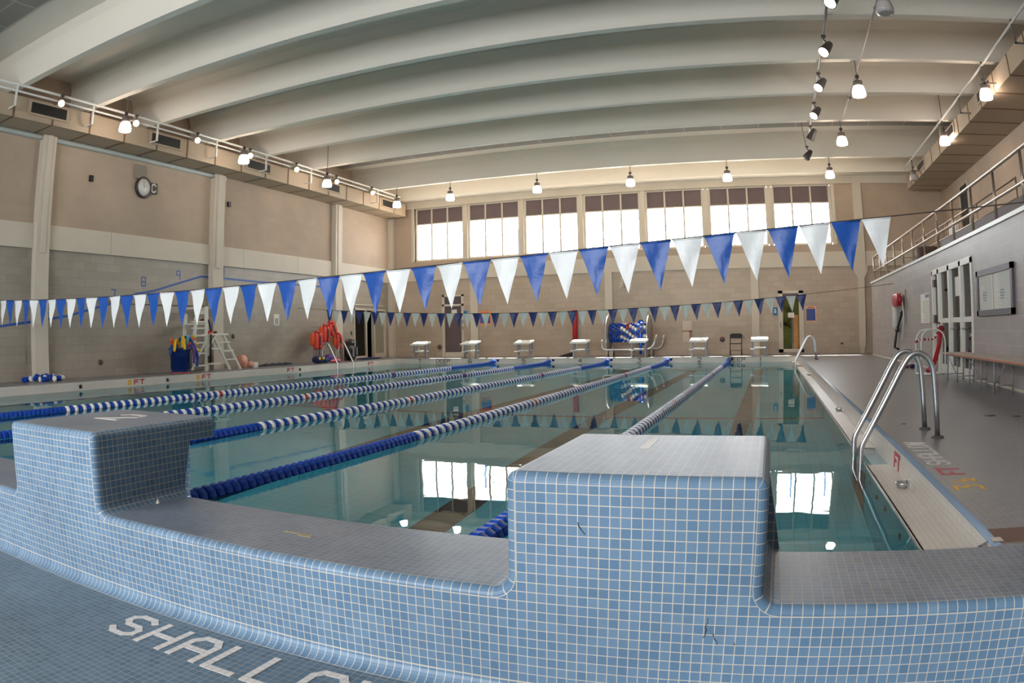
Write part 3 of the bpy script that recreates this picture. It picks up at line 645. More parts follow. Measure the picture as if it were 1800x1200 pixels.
for i, y in enumerate((11.1, 13.36, 15.52, 17.71, 19.91, 22.21)):
    spot((1.48, y, 6.17), (-.55, -.45, -.75) if i != 4 else (-.5, .3, -.8), SPOTW if i < 4 else DARKFIX, DARKFIX, 'dark spotlight on the right ceiling track, %s' % ('nearest, cut by the top edge', 'second from the top edge', 'third from the top edge', 'fourth from the top edge', 'second farthest', 'farthest and lowest in the photo')[i], 'spotlights on the ceiling track', 1.25)
g = G(); g.tube([(1.35, 22.21, 7.4), (1.46, 22.21, 6.42)], .012, 6); single('hanger_wire', g, FIXT, 'thin wire holding the farthest spotlight on the right track', 'wire')
for i, y in enumerate((9.05, 11.5, 13.82, 16.12, 18.47, 20.82, 23.25)):
    spot((-14.12, y, 6.30), (.75, -.62, -.35), SPOTB, DARKFIX, 'small amber spotlight on the left rail, %s' % ('nearest of seven', 'second nearest', 'third nearest', 'middle of seven', 'third farthest', 'second farthest', 'farthest of seven')[i], 'amber spotlights on the left rail', .95)

# ------------------------------------------------------------------ pennant strings
def flag_mesh(w, h, m, seed):
    random.seed(seed); g = G(); N = 7; b = 0
    pts = {}
    for j in range(N+1):
        f = 1-j/N
        for i in range(5):
            x = (i/4-.5)*w*f; z = -h*j/N
            y = .018*math.sin(i*1.3+j*.9+seed)*f*(j > 0)+.012*math.sin(seed*2+j*.5)*(j/N)
            pts[j, i] = (x, y, z)
    for j in range(N):
        for i in range(4):
            if j == N-1: g.face([pts[j, i], pts[j+1, 0], pts[j, i+1]], 0, True)
            else: g.face([pts[j, i], pts[j+1, i], pts[j+1, i+1], pts[j, i+1]], 0, True)
    g.tube([(-w/2, 0, -.012), (w/2, 0, -.012)], .009, 6)
    return g.weld().mesh('pennant', m)
def pennants(lab, y, fx, xa, xb, x_end, pitch, count, w, h, mats, first, grp):
    t = thing('pennant_string', lab, 'pennants', (x_end, y, fx(x_end)), grp)
    g = G(); N = 60; P = [(xa+(xb-xa)*i/N, y, fx(xa+(xb-xa)*i/N)) for i in range(N+1)]; g.tube(P, .007, 6); part('cord', g, CORD, t)
    ms = [[flag_mesh(w, h, mm, 3*k+q) for k in range(3)] for q, mm in enumerate(mats)]
    for i in range(count):
        x = x_end-pitch*(i+.5); q = (i+first) % 2
        o = bpy.data.objects.new('pennant', ms[q][(i*7) % 3]); COL.objects.link(o); o.parent = t
        o['label'] = ('white' if q else 'blue')+' pennant'
        sl = math.atan2(fx(x+.05)-fx(x-.05), .1)
        o.location = Vector((x, y, fx(x)))-t.location; o.rotation_euler = (0, -sl, .06*math.sin(i*2.1))
fn = lambda x: 1.58+.005*(x+7.8)**2
ff = lambda x: 1.505+.0055*(x+6.8)**2
pennants('nearer string of large blue and white pennants across the pool', 7.4, fn, XL, 3.75, 1.34, .3315, 47, .318, .51, (BLUEF, WHITEF), 1, 'pennant strings over the pool')
pennants('farther string of small blue and white pennants near the deep end', 20.4, ff, XL, RX, 1.09, .3006, 51, .285, .45, (NAVYF, OFFF), 0, 'pennant strings over the pool')

# ------------------------------------------------------------------ lane ropes
PROF = [(.040, -.0437), (.046, -.036), (.066, -.031), (.074, -.020), (.075, 0), (.074, .020), (.066, .031), (.046, .036), (.040, .0437)]
def disc(n=20):
    g = G(); b = 0
    for rr, h in PROF:
        for k in range(n):
            a = 2*PI*k/n; q = rr*(.93 if (k % 2 and rr > .05) else 1); g.v.append((q*math.cos(a), h, -q*math.sin(a)))
    for i in range(len(PROF)-1):
        for k in range(n):
            l = (k+1) % n; g.f.append((i*n+k, i*n+l, (i+1)*n+l, (i+1)*n+k)); g.m.append(0); g.sm.append(False)
    g.f.append(tuple(reversed(range(n)))); g.f.append(tuple((len(PROF)-1)*n+k for k in range(n))); g.m += [0, 0]; g.sm += [False, False]
    return g
fm = {n: (disc() if n == 'b' else G().lathe(PROF, 16, axis='y')).mesh('float_disc', mm) for n, mm in (('b', BLUED), ('w', WHITED), ('r', REDD))}
def rope_z(y):
    if y > 24.0: return WZ+.006+(y-24.0)**2*.085
    if y < 3.1: return WZ+.006+(3.1-y)*.1
    return WZ+.006
LBL = ['lane rope between starting blocks 1 and 2, rightmost in the pool', 'lane rope between starting blocks 2 and 3 with blue near section', 'lane rope between starting blocks 3 and 4, middle of the five', 'lane rope between starting blocks 4 and 5', 'lane rope between starting blocks 5 and 6, farthest left']
for r in range(5):
    x = -1.42-2.13*r
    t = thing('lane_rope', LBL[r], 'lane rope', (x, 2.85, WZ), 'blue and white lane ropes')
    ys = [2.93+.0875*i for i in range(int(22/.0875)+1)]
    g = G(); g.tube([(x, y, rope_z(y)) for y in [2.85, 3.1, 6, 12, 18, 23.9, 24.2, 24.5, 24.8, 25.0]], .01, 6); part('cable', g, BLACK, t)
    rest = G()
    for i, y in enumerate(ys):
        kind = 'b' if y < 6.62 or y > 21.1 else ('r' if abs(y-10.45) < .044 or abs(y-17.4) < .044 else ('w' if i % 2 else 'b'))
        if i < 100:
            o = bpy.data.objects.new('float_disc', fm[kind]); COL.objects.link(o); o.parent = t; o.location = Vector((x, y, rope_z(y)))-t.location
        else: rest.lathe(PROF[::1], 10, (x, y, rope_z(y)), 'y', 'bwr'.index(kind))
    part('far_floats', rest, [BLUED, WHITED, REDD], t, kind='stuff')
# ------------------------------------------------------------------ far starting blocks (prototype at the origin, front toward -y)
def far_block():
    t = thing('starting_block', '', 'starting block', (0, 0, 0), 'white starting blocks at the deep end')
    g = G(); g.hexa([(-.30, -.28, .50), (.30, -.28, .50), (.30, .34, .585), (-.30, .34, .585), (-.30, -.28, .55), (.30, -.28, .55), (.30, .34, .645), (-.30, .34, .645)]); part('platform', g, WHITEP, t)
    for sx in (-.24, .24):
        g = G(); g.box(sx-.03, sx+.03, -.02, .06, 0, .56); g.box(sx-.03, sx+.03, .22, .29, .25, .60); g.bar((sx, .02, .06), (sx, .25, .27), .05, .05); g.box(sx-.05, sx+.05, -.06, .10, 0, .015); part('leg', g, GREYM, t)
    g = G(); g.box(-.26, .26, .02, .30, .26, .295); part('step', g, WHITEP, t)
    g = G(); g.tube([(-.33, -.10, .25), (.2, -.10, .25)], .014, 6); part('backstroke_bar', g, CHROME, t)
    return t
fb = far_block()
BL = ['white starting block rightmost at deep end beside glass door', 'white starting block second from right, left of folding chair', 'white starting block in front of the lane rope reel', 'white starting block below the red rescue tube', 'white starting block at deep end, third from left', 'white starting block second from left near dark door', 'white starting block leftmost at deep end']
for i, x in enumerate(FBX): place(fb, i == 0, (x, 25.12, 0), BL[i])

# ------------------------------------------------------------------ ladders
def arc(pts, n=6):   # rounds the corners of a polyline with quadratic curves
    P = [Vector(p) for p in pts]; out = [P[0]]
    for a, b, c_ in zip(P, P[1:], P[2:]):
        r = min((a-b).length, (c_-b).length)*.45
        p, q = b+(a-b).normalized()*r, b+(c_-b).normalized()*r
        for i in range(n+1): u = i/n; out.append(p*(1-u)**2+b*2*u*(1-u)+q*u*u)
    return out+[P[-1]]
def ladder(lab, ys, xf, zlow=-1.15):
    ym = sum(ys)/2
    t = thing('pool_ladder', lab, 'ladder', (xf(1.43), ym, 0), 'steel pool ladders')
    for y in ys:
        P = [(1.43, 0), (1.395, .36), (1.372, .56), (1.325, .645), (1.24, .685), (1.165, .655), (1.10, .56), (.80, 0.0), (.772, -.06), (.772, -.32), (.80, -.42), (.90, -1.0)]
        g = G(); g.tube(arc([(xf(a), y, b) for a, b in P], 4), .0245, 12); part('rail', g, CHROME, t)
        g = G(); g.lathe([(0, .012), (.03, .022), (.055, .010), (.058, 0)], 16, (xf(1.43), y, 0)); part('flange', g, DARKFIX, t)
    for z in (-.45, -.75):
        g = G(); xx = .80+(-.42-z)*.17; g.box(min(xf(xx), xf(xx+.08)), max(xf(xx), xf(xx+.08)), ys[0], ys[1], z-.015, z+.015); part('tread', g, CHROME, t)
ladder('steel pool ladder with two curved rails at right front', (5.84, 6.36), lambda x: x)
ladder('steel pool ladder at the far right corner of the pool', (21.5, 22.02), lambda x: x)
ladder('steel pool ladder on the left edge before orange life jackets', (20.55, 21.55), lambda x: PX0+.80-x-.02)
for i, (y, z) in enumerate(((4.85, 0), (9.64, 0), (17.2, 0))):
    g = G(); g.lathe([(.015, -.186), (.04, -.18), (.055, -.15), (.05, -.145), (.02, -.165)], 12, (.95, y, 0)); g.box(.98, 1.0, y-.03, y+.03, -.185, -.13)
    single('rope_cup', g, CHROME, ['chrome cup bracket on the right pool ledge, nearest one', 'chrome cup bracket on the right pool ledge beyond the ladder', 'chrome cup bracket on the right pool ledge, farthest one'][i], 'bracket', 'chrome cups on the right ledge')
g = G(); g.tube([(.95, 2.9, -.03), (1.02, 2.98, -.03)], .014, 10); g.box(1.0, 1.05, 2.87, 2.93, -.0, .006); single('rope_clip', g, CHROME, 'small chrome fitting where the parapet meets the right deck', 'fitting')
g = G()
for i in range(5): a = i*1.3; g.face([(-3.09+.03*math.cos(a), 2.57+.02*math.sin(a), .0015), (-3.09+.03*math.cos(a+1), 2.57+.02*math.sin(a+1), .004), (-3.09+.012*math.cos(a+.5), 2.575, .055)], 0)
single('paper_scrap', g, PAPER, 'crumpled white paper scrap beside the left tiled block', 'paper', 'paper scraps beside the left block')
g = G()
for i in range(4): a = i*1.6; g.face([(-3.00+.018*math.cos(a), 2.59+.014*math.sin(a), .0015), (-3.00+.018*math.cos(a+1), 2.59+.014*math.sin(a+1), .003), (-3.00, 2.592, .028)], 0)
single('paper_scrap', g, PAPER, 'smaller white paper scrap right of the crumpled one', 'paper', 'paper scraps beside the left block')

# ------------------------------------------------------------------ gallery railing and what stands behind it
t = thing('gallery_railing', 'long metal railing on top of the right block wall', 'railing', (3.75, 12, RT))
for z, r in ((3.26, .034), (2.80, .031)): g = G(); g.tube([(3.75, YN, z), (3.75, 24.9, z)], r, 8); part('rail', g, ALU, t)
y = 24.88
while y > 0: g = G(); g.tube([(3.75, y, RT), (3.75, y, 3.25)], .028, 8); part('post', g, ALU, t); y -= 1.395
g = G(); g.tube([(3.75, 24.9, 3.26), (6.9, 24.9, 3.26)], .026, 8); g.tube([(3.75, 24.9, 2.80), (6.9, 24.9, 2.80)], .026, 8); part('end_rail', g, ALU, t)
for x in (4.5, 5.3, 6.1): g = G(); g.tube([(x, 24.9, RT), (x, 24.9, 3.25)], .022, 8); part('post', g, ALU, t)
t = thing('inner_railing', 'second thinner railing behind the gallery railing', 'railing', (5, 16, RT))
for z in (3.60, 3.22): g = G(); g.tube([(5.0, 13.1, z), (5.0, 23.2, z)], .02, 7); part('rail', g, ALU, t)
for y in (13.12, 14.55, 16.0, 17.45, 18.9, 20.35, 21.8, 23.2): g = G(); g.tube([(5.0, y, RT-.02), (5.0, y, 3.60)], .02, 7); part('post', g, ALU, t)
t = thing('bleachers', 'dark wooden bleacher benches up in the right gallery', 'bleachers', (5.6, 12, RT))
for i in range(3): g = G(); g.box(4.35+.45*i, 4.68+.45*i, YN+1, 17.2-.2*i, 2.72+.22*i, 2.90+.22*i); part('bench_board', g, BLEACH, t)
for y in range(-4, 17, 3): g = G(); g.box(4.4, 5.6, y, y+.06, RT-.02, 2.73); part('support', g, BLACK, t)
g = G(); g.box(5.9, 6.0, 21.3, 22.4, RT-.02, 4.0); single('whiteboard', g, PAPER, 'pale upright whiteboard standing at the far end of the gallery', 'whiteboard')
g = G(); g.lathe([(.30, 0), (.36, .35), (.34, .62), (.0, .62)], 16, (4.6, 19.9, RT-.02)); single('round_bin', g, BLEACH, 'dark round bin behind the gallery railing', 'bin')

# ------------------------------------------------------------------ right wall things
t = thing('framed_board', 'dark framed notice board with white record sheets on the right wall', 'notice board', (RX, 10.95, 1.05))
y0, y1, z0, z1 = 9.96, 11.88, 1.05, 1.77
g = G(); g.box(RX-.045, RX, y0, y1, z0, z0+.09); g.box(RX-.045, RX, y0, y1, z1-.09, z1); g.box(RX-.045, RX, y0, y0+.10, z0, z1); g.box(RX-.045, RX, y1-.10, y1, z0, z1); part('frame', g, BOARDF, t)
g = G(); g.box(RX-.02, RX-.005, y0+.1, y1-.1, z0+.09, z1-.09); part('sheet', g, PAPER, t)
g = G(); g.box(RX-.024, RX-.02, 10.96, 10.98, z0+.09, z1-.09); part('divider', g, GREYM, t)
g = G()
for c_ in (10.12, 11.05):
    for r_ in range(13):
        if 4 < r_ < 9: g.box(RX-.022, RX-.0195, c_+.28+.02*abs(r_-6), c_+.52-.02*abs(r_-6), z1-.15-.04*r_-.02, z1-.15-.04*r_)
    for r_ in range(26): g.box(RX-.022, RX-.0199, c_+.02, c_+.02+.70*random.uniform(.6, 1), z1-.115-.0205*r_-.004, z1-.115-.0205*r_)
part('printed_rows', g, mat('pale_print', (150, 162, 176), .7), t)
t = thing('rules_sign', 'white printed rules sign left of the glass doors', 'sign', (RX, 16.25, .98))
g = G(); g.box(RX-.012, RX, 15.80, 16.72, .98, 1.62); part('panel', g, PAPER, t)
g = G(); g.box(RX-.014, RX-.012, 15.82, 16.2, 1.53, 1.60); part('blue_heading', g, SIGNB, t)
g = G()
for r_ in range(13): g.box(RX-.014, RX-.012, 15.84, 16.0+random.uniform(.3, .6), 1.02+.036*r_, 1.03+.036*r_)
part('printed_lines', g, mat('grey_print', (150, 146, 144), .7), t)
g = G(); g.box(RX-.02, RX, 19.0, 20.2, .45, .75) if 0 else g.box(RX-.015, RX, 20.6, 20.9, .38, .68); single('wall_plate', g, CMU_R, 'pale square cover plate low on the right wall near the black pole', 'plate')
t = thing('rescue_bag', 'red rescue bag hanging on the right wall', 'bag', (RX-.1, 19.2, 1.3))
g = G(); g.blob((RX-.15, 19.15, 1.60), (.10, .46, .17), jit=.03, n=16, pw=.55); part('bag', g, REDD, t)
g = G(); g.tube([(RX-.10, 18.75, 1.72), (RX-.06, 18.7, 1.2), (RX-.06, 18.95, .55)], .018, 6); part('white_strap', g, WHITEP, t)
g = G(); g.box(RX-.03, RX, 18.6, 18.66, 1.0, 1.85); part('wall_hook', g, GREYM, t)
g = G(); g.lathe([(.05, .9), (.075, .93), (.075, 1.55), (.05, 1.58)], 12, (RX-.09, 19.85, 0)); single('white_tube', g, WHITEP, 'white tube hanging under the red rescue bag', 'tube')
t = thing('black_crutch', 'black folding pole hanging on the right wall below red bag', 'pole', (RX-.06, 19.5, .3))
g = G(); g.tube([(RX-.07, 18.85, 1.30), (RX-.07, 19.75, .80)], .035, 8); g.tube([(RX-.07, 19.75, .80), (RX-.07, 20.1, .36), (RX-.07, 19.5, .33)], .033, 8); part('shaft', g, BLACK, t)
g = G(); g.blob((RX-.08, 19.65, .83), (.06, .16, .07)); part('joint', g, BLACK, t); g = G(); g.blob((RX-.07, 18.95, 1.28), (.05, .12, .05)); part('handle', g, BLACK, t)
t = thing('folding_bench', 'long bench with pale top and metal legs by the right wall', 'bench', (3.38, 10, 0))
g = G(); g.box(3.14, 3.58, 5.6, 12.55, .435, .46); part('bench_top', g, WOOD, t)
g = G(); g.box(3.135, 3.14, 5.6, 12.2, .428, .455); part('edge_strip', g, WOODE, t)
g = G(); g.box(3.2, 3.52, 5.7, 12.45, .405, .435); part('under_frame', g, GREYM, t)
for y in (12.42, 11.75, 10.98, 10.32, 9.68, 8.3, 7.0):
    g = G()
    for x in (3.2, 3.5): g.tube([(x, y, 0), (x, y, .41)], .014, 6)
    g.tube([(3.2, y, .10), (3.5, y, .10)], .01, 6); part('leg', g, GREYM, t)
for y0, y1 in ((12.42, 11.75), (10.98, 10.32), (9.2, 9.68)): g = G(); g.tube([(3.2, y0, .40), (3.2, y1, .10)], .01, 6); part('brace', g, GREYM, t)
t = thing('pipe_frame', 'white pipe frame standing on right deck near glass doors', 'frame', (3.2, 14, 0))
for dx, dy in ((0, 0), (.05, -.28)):
    g = G(); P = arc([(2.93+dx, 14.0+dy, .02), (2.93+dx, 14.0+dy, .86), (3.53, 14.2+dy, .84), (3.53, 14.2+dy, .02)], 5); g.tube(P, .016, 7); part('hoop', g, WHITEP, t)
g = G(); g.tube([(2.93, 14.0, .02), (2.98, 13.72, .02)], .016, 7); g.tube([(3.53, 14.2, .02), (3.53, 13.92, .02)], .016, 7); g.tube([(2.98, 13.72, .02), (3.53, 13.92, .02)], .016, 7); g.tube([(2.93, 14.0, .02), (3.53, 14.2, .02)], .016, 7); part('base_bar', g, WHITEP, t)
t = thing('safety_rope', 'red and white float rope draped over the white pipe frame', 'rope', (3.1, 14.06, .6))
P = arc([(2.92, 13.96, .61), (3.03, 14.0, .66), (3.34, 14.1, .66), (3.40, 14.06, .78), (3.45, 14.06, 1.02)], 10)
g = G(); Lr = 0.0
for a, b in zip(P, P[1:]):
    n = max(1, round((b-a).length/.02))
    for q in range(n):
        p0, p1 = a.lerp(b, q/n), a.lerp(b, (q+1)/n); g.tube([p0, p1], .024, 7, int(Lr/.045) % 2); Lr += (b-a).length/n
part('floats', g, [REDD, WHITED], t)
t = thing('rescue_tube', 'red rescue tube leaning inside the white pipe frame', 'rescue tube', (3.3, 13.9, 0))
g = G(); g.tube(arc([(3.13, 13.85, .05), (3.27, 13.88, .18), (3.40, 13.98, .5), (3.47, 14.02, .86)], 6), [.03, .05]+[.058]*18+[.05], 10) if 0 else g.tube(arc([(3.13, 13.85, .06), (3.27, 13.88, .18), (3.40, 13.98, .5), (3.47, 14.02, .86)], 6), .05, 10); part('tube', g, REDD, t)
g = G(); g.blob((3.47, 14.0, .86), (.07, .08, .06)); part('strap_bundle', g, mat('dark_red_web', (130, 20, 34), .7), t)
g = G(); g.blob((3.2, 16.6, .035), (.10, .3, .035), jit=.1); g.blob((3.3, 16.2, .05), (.07, .14, .05), 1, jit=.1); single('cloth_heap', g, [REDD, NAVY], 'small red and dark heap on the deck before the pipe frame', 'cloth')

# ------------------------------------------------------------------ far wall things
def sign(nm, lab, cat, x0, x1, z0, z1, edge, face, pad, rows=0, rc=PAPER):
    t = thing(nm, lab, cat, ((x0+x1)/2, YF, z0)); g = G(); g.box(x0, x1, YF-.02, YF, z0, z1); part('board', g, edge, t)
    g = G(); g.box(x0+pad, x1-pad, YF-.025, YF-.02, z0+pad*1.6, z1-pad*2); part('face', g, face, t)
    if rows:
        g = G(); h = (z1-z0-pad*3.6)/rows
        for i in range(rows): g.box(x0+pad*1.5, x1-pad*2.2, YF-.027, YF-.025, z0+pad*1.6+h*(i+.35), z0+pad*1.6+h*(i+.5))
        part('printed_lines', g, rc, t)
        g = G(); g.box(x0+pad*2, x1-pad*2, YF-.022, YF-.02, z1-pad*1.5, z1-pad*.6); part('heading', g, mat('orange_print', (206, 104, 60), .6), t)
PEACH = mat('peach_sign_board', (216, 172, 144), .6)
sign('pool_sign', 'blue and peach sign right of the far glass door', 'sign', 1.37, 1.80, 1.12, 1.73, PEACH, SIGNB, .05, 8, mat('light_blue_print', (110, 140, 190), .6))
sign('pool_sign', 'blue and orange sign behind the far pennants right of dark door', 'sign', -11.38, -10.85, 1.25, 1.82, SIGNO, SIGNB, .05, 6, mat('light_blue_print', (110, 140, 190), .6))
g = G(); g.box(.16, .33, YF-.02, YF, 1.42, 1.70); t = single('blue_sign', g, mat('bright_blue_sign', (28, 110, 170), .5), 'small bright blue sign left of the far glass door', 'sign')
g = G(); g.box(.21, .28, YF-.023, YF-.02, 1.5, 1.56); g.box(.21, .26, YF-.023, YF-.02, 1.58, 1.64); part('pictogram', g, PAPER, t)
g = G(); g.box(-12.05, -11.9, YF-.02, YF, 1.6, 1.85); single('blue_sign', g, mat('bright_blue_sign', (28, 110, 170), .5), 'small bright blue sign beside the dark far door', 'sign')
t = thing('wall_patch', 'pale rectangular patched panel on far wall left of block 2', 'panel', (-3.08, YF, .48))
g = G(); g.box(-3.25, -2.91, YF-.02, YF, .48, 1.26); part('panel', g, mat('pale_patch', (212, 198, 182), .7, var=.08), t)
g = G(); g.box(-3.28, -2.89, YF-.023, YF-.018, .86, .90); g.box(-3.0, -2.9, YF-.023, YF-.018, .52, .9); part('rust_stain', g, mat('rust_stain', (164, 128, 106), .8, var=.25), t)
for x, z, lab in ((-1.76, .56, 'round brown vent on far wall left of the folding chair'), (-13.16, .40, 'dark round fitting on far wall right of leftmost starting block')):
    g = G(); g.lathe([(0, -.03), (.08, -.03), (.10, -.02), (.10, 0)], 14, (x, YF, z), 'y'); single('wall_fitting', g, mat('brown_fitting', (96, 72, 66), .6), lab, 'fitting')
g = G(); g.box(2.70, 2.80, YF-.05, YF, .33, .38); g.box(2.72, 2.78, YF-.12, YF-.05, .34, .37); single('hose_bib', g, BLACK, 'small dark tap low on far wall left of the column', 'tap')
t = thing('wall_horn', 'pale horn loudspeaker high on the far wall under the girder', 'loudspeaker', (-5.5, YF, 2.55))
g = G(); g.lathe([(.05, 2.95), (.03, 2.85), (.05, 2.75), (.12, 2.55)], 12, (-5.5, YF-.15, 0)); part('horn', g, CONC, t)
g = G(); g.box(-5.53, -5.47, YF-.15, YF, 2.92, 2.98); part('bracket', g, DARKFIX, t)
g = G(); g.tube([(-7.38, YF-.115, .45), (-7.38, YF-.115, .55), (-7.38, YF-.115, 1.75)], [.02, .10, .10], 10); single('rescue_tube', g, REDD, 'long red rescue tube hanging upright on the far wall', 'rescue tube')
g = G(); g.hexa([(-7.9, 26.4, 0), (-7.35, 26.3, 0), (-7.3, 26.5, 0), (-7.85, 26.55, 0), (-7.85, 26.42, .03), (-7.4, 26.35, .16), (-7.38, 26.45, .16), (-7.8, 26.5, .03)]); single('black_fin', g, BLACK, 'black wedge shaped fin lying on far deck behind block 4', 'fin')
# lane rope reel
t = thing('rope_reel', 'steel reel cart holding a wound blue and white lane rope', 'reel', (-5.1, 26.0, 0))
for i, x in enumerate((-5.86, -4.36)):
    g = G(); g.lathe([(0, -.02), (.60, -.02), (.62, 0), (.60, .02), (0, .02)], 28, (x, 26.1, .86), 'x'); part('side_disc', g, mat('grey_reel_disc', (150, 145, 142), .45, metal=.3), t)
    g = G(); g.tube([(x, 26.1+.64*math.cos(a*PI/14), .86+.64*math.sin(a*PI/14)) for a in range(28)], .022, 6, closed=True); part('rim', g, CHROME, t)
for s_, y in (('front', 25.62), ('back', 26.55)):
    g = G(); g.tube(arc([(-6.02, y, .62), (-6.02, y, .26), (-4.2, y, .26), (-4.02, y, .78)] if s_ == 'front' else [(-6.0, y, .62), (-6.0, y, .26), (-4.0, y, .26), (-3.9, y, .75)], 5), .036, 8); part('frame', g, CHROME, t)
for x in (-5.8, -4.3):
    for y in (25.62, 26.55): g = G(); g.lathe([(.03, -.02), (.07, -.02), (.07, .02), (.03, .02)], 12, (x, y, .07), 'x'); g.box(x-.02, x+.02, y-.02, y+.02, .07, .26); part('caster', g, DARKFIX, t)
g = G(); g.tube([(-5.86, 26.1, .86), (-4.36, 26.1, .86)], .08, 12); part('axle', g, GREYM, t)
wound = []
for row in range(14):
    x = -5.76+row*.105
    for a in range(12):
        rad = .31+(.10 if row in (10, 11) else 0)
        y, z = 26.1+rad*math.cos(a*PI/6+row*.25), .86+rad*math.sin(a*PI/6+row*.25)
        if math.cos(a*PI/6+row*.25) > .35: continue
        c_ = 'b' if (row < 4 or row in (10, 11)) else ('w' if a % 2 else 'b')
        if row == 6 and abs(z-1.08) < .1: c_ = 'r'
        wound.append((x, y, z, c_))
for i, (x, y, z, c_) in enumerate(wound[:100]):
    o = bpy.data.objects.new('float_disc', fm[c_]); COL.objects.link(o); o.parent = t; o.location = Vector((x, y, z))-t.location; o.rotation_euler = (math.atan2(y-26.1, .86-z), 0, .1)
    o.scale = (.72, 1.3, .72)
g = G()
for x, y, z, c_ in wound[100:]: g.blob((x, y, z), (.055, .055, .055), 'bwr'.index(c_), 8, 6)
if g.v: part('wound_floats', g, [BLUED, WHITED, REDD], t, kind='stuff')
g = G(); g.tube([(-4.62, 25.68, .86), (-4.62, 25.66, .08)], .05, 8); part('rope_tail', g, BLUED, t)
# folding chair
t = thing('folding_chair', 'black folding chair standing before the far wall', 'chair', (-1.22, 26.3, 0))
for sx in (-1.43, -1.01):
    g = G(); g.tube([(sx, 26.05, 0), (sx, 26.45, .74)], .014, 6); part('leg', g, BLACK, t)
    g = G(); g.tube([(sx, 26.5, 0), (sx, 26.12, .42)], .013, 6); part('leg', g, BLACK, t)
g = G(); P = arc([(-1.43, 26.42, .58), (-1.43, 26.46, .76), (-1.01, 26.46, .76), (-1.01, 26.42, .58)], 4); g.tube(P, .016, 6); g.box(-1.42, -1.02, 26.43, 26.45, .60, .755); part('backrest', g, BLACK, t)
g = G(); g.box(-1.42, -1.02, 26.05, 26.42, .40, .43); part('seat', g, BLACK, t)
g = G(); g.tube([(-1.43, 26.14, .17), (-1.01, 26.14, .17)], .012, 6); part('crossbar', g, DARKFIX, t)

# ------------------------------------------------------------------ left wall fittings
t = thing('wall_clock', 'round dark rimmed clock high on the left wall', 'clock', (XL, 13.02, 4.85))
g = G(); g.lathe([(0, .05), (.23, .05), (.27, .09), (.30, .06), (.30, 0)], 28, (XL, 13.02, 5.05), 'x'); part('rim', g, mat('dark_clock_rim', (60, 44, 48), .4), t)
g = G(); g.lathe([(0, .062), (.235, .062), (.235, .05)], 28, (XL, 13.02, 5.05), 'x'); part('clock_face', g, WHITE, t)
g = G(); g.bar((XL+.065, 13.02, 5.05), (XL+.065, 13.12, 5.10), .016, .004); g.bar((XL+.066, 13.02, 5.05), (XL+.066, 13.0, 5.22), .012, .004); part('hands', g, BLACK, t)
t = thing('wall_box', 'small black box with pale C shaped ring right of the clock', 'box', (XL, 13.4, 4.93))
g = G(); g.box(XL, XL+.06, 13.27, 13.53, 4.92, 5.22); part('box', g, BLACK, t)
g = G(); lettering(g, 'C', (XL+.061, 13.32, 4.96), (0, 1, 0), (0, 0, 1), .22, .15, .1, .04, lift=.004); part('pale_ring', g, PAPER, t)
g = G(); g.box(XL, XL+.05, 12.68, 13.06, 5.27, 5.66); single('wall_speaker', g, mat('grey_speaker', (148, 138, 124), .8), 'square grey speaker panel above the clock', 'speaker')
for y, z, lab in ((11.12, 5.03, 'small dark switch box high on left wall, left of clock'), (16.68, 5.05, 'small dark switch box on left wall right of the middle pilaster')):
    g = G(); g.box(XL, XL+.06, y-.06, y+.06, z-.08, z+.08); t = single('switch_box', g, BLACK, lab, 'box')
    g = G(); g.box(XL, XL+.01, y-.06, y+.06, z-.22, z-.15); part('label_plate', g, PLASTER, t)
for y, z, lab in ((11.6, .36, 'round dark fitting low on the left wall right of first pilaster'), (16.95, .97, 'round dark fitting on left wall right of lifeguard chair')):
    g = G(); g.lathe([(0, .03), (.06, .03), (.075, 0)], 12, (XL, y, z), 'x'); single('wall_fitting', g, mat('brown_fitting', (96, 72, 66), .6), lab, 'fitting')
g = G(); g.box(XL, XL+.02, 8.9, 9.18, .38, .78); single('wall_plate', g, CMU_L, 'pale cover plate on left wall near the left edge of the photo', 'plate')
t = thing('paper_notice', 'small printed paper notice on left wall under pennants', 'notice', (XL, 19.2, 1.3))
g = G(); g.box(XL, XL+.006, 19.03, 19.32, 1.32, 1.68); part('sheet', g, PAPER, t)
g = G()
for i in range(4): g.box(XL+.006, XL+.008, 19.08, 19.27, 1.36+.05*i, 1.385+.05*i)
part('printed_lines', g, DARKFIX, t)
g = G(); g.tube([(XL+.03, 11.4, 1.95), (XL+.03, 12.6, 1.87), (XL+.03, 14.0, 1.86), (XL+.03, 16.0, 1.87)], .012, 5); single('wall_cable', g, mat('brown_cable', (120, 92, 76), .7), 'thin brown cable stretched along left wall behind pennants', 'cable')
g = G(); g.tube([(-13.98, 20.4, 1.83), (XL, 20.4, 1.83)], .007, 5) if 0 else None

# ------------------------------------------------------------------ left deck things
t = thing('noodle_bucket', 'tall dark blue bin full of foam noodles on left deck', 'bin', (-14.65, 13.85, 0))
g = G(); g.lathe([(.24, 0), (.25, .02), (.30, .62), (.325, .63), (.325, .68), (.29, .68), (.28, .1), (0, .1)], 22, (-14.65, 13.85, 0)); part('bin_body', g, BUCKET, t)
g = G(); g.lathe([(.26, .0), (.265, .02), (.24, .02)], 20, (-14.65, 13.85, 0)); part('base_ring', g, ORANGE, t)
def spline(P, n=6):
    P = [Vector(p) for p in P]; Q = [P[0]*2-P[1]]+P+[P[-1]*2-P[-2]]; out = []
    for a, b, c_, d in zip(Q, Q[1:], Q[2:], Q[3:]):
        for i in range(n): u = i/n; out.append(.5*(b*2+(c_-a)*u+(a*2-b*5+c_*4-d)*u*u+(b*3-a-c_*3+d)*u**3))
    return out+[P[-1]]
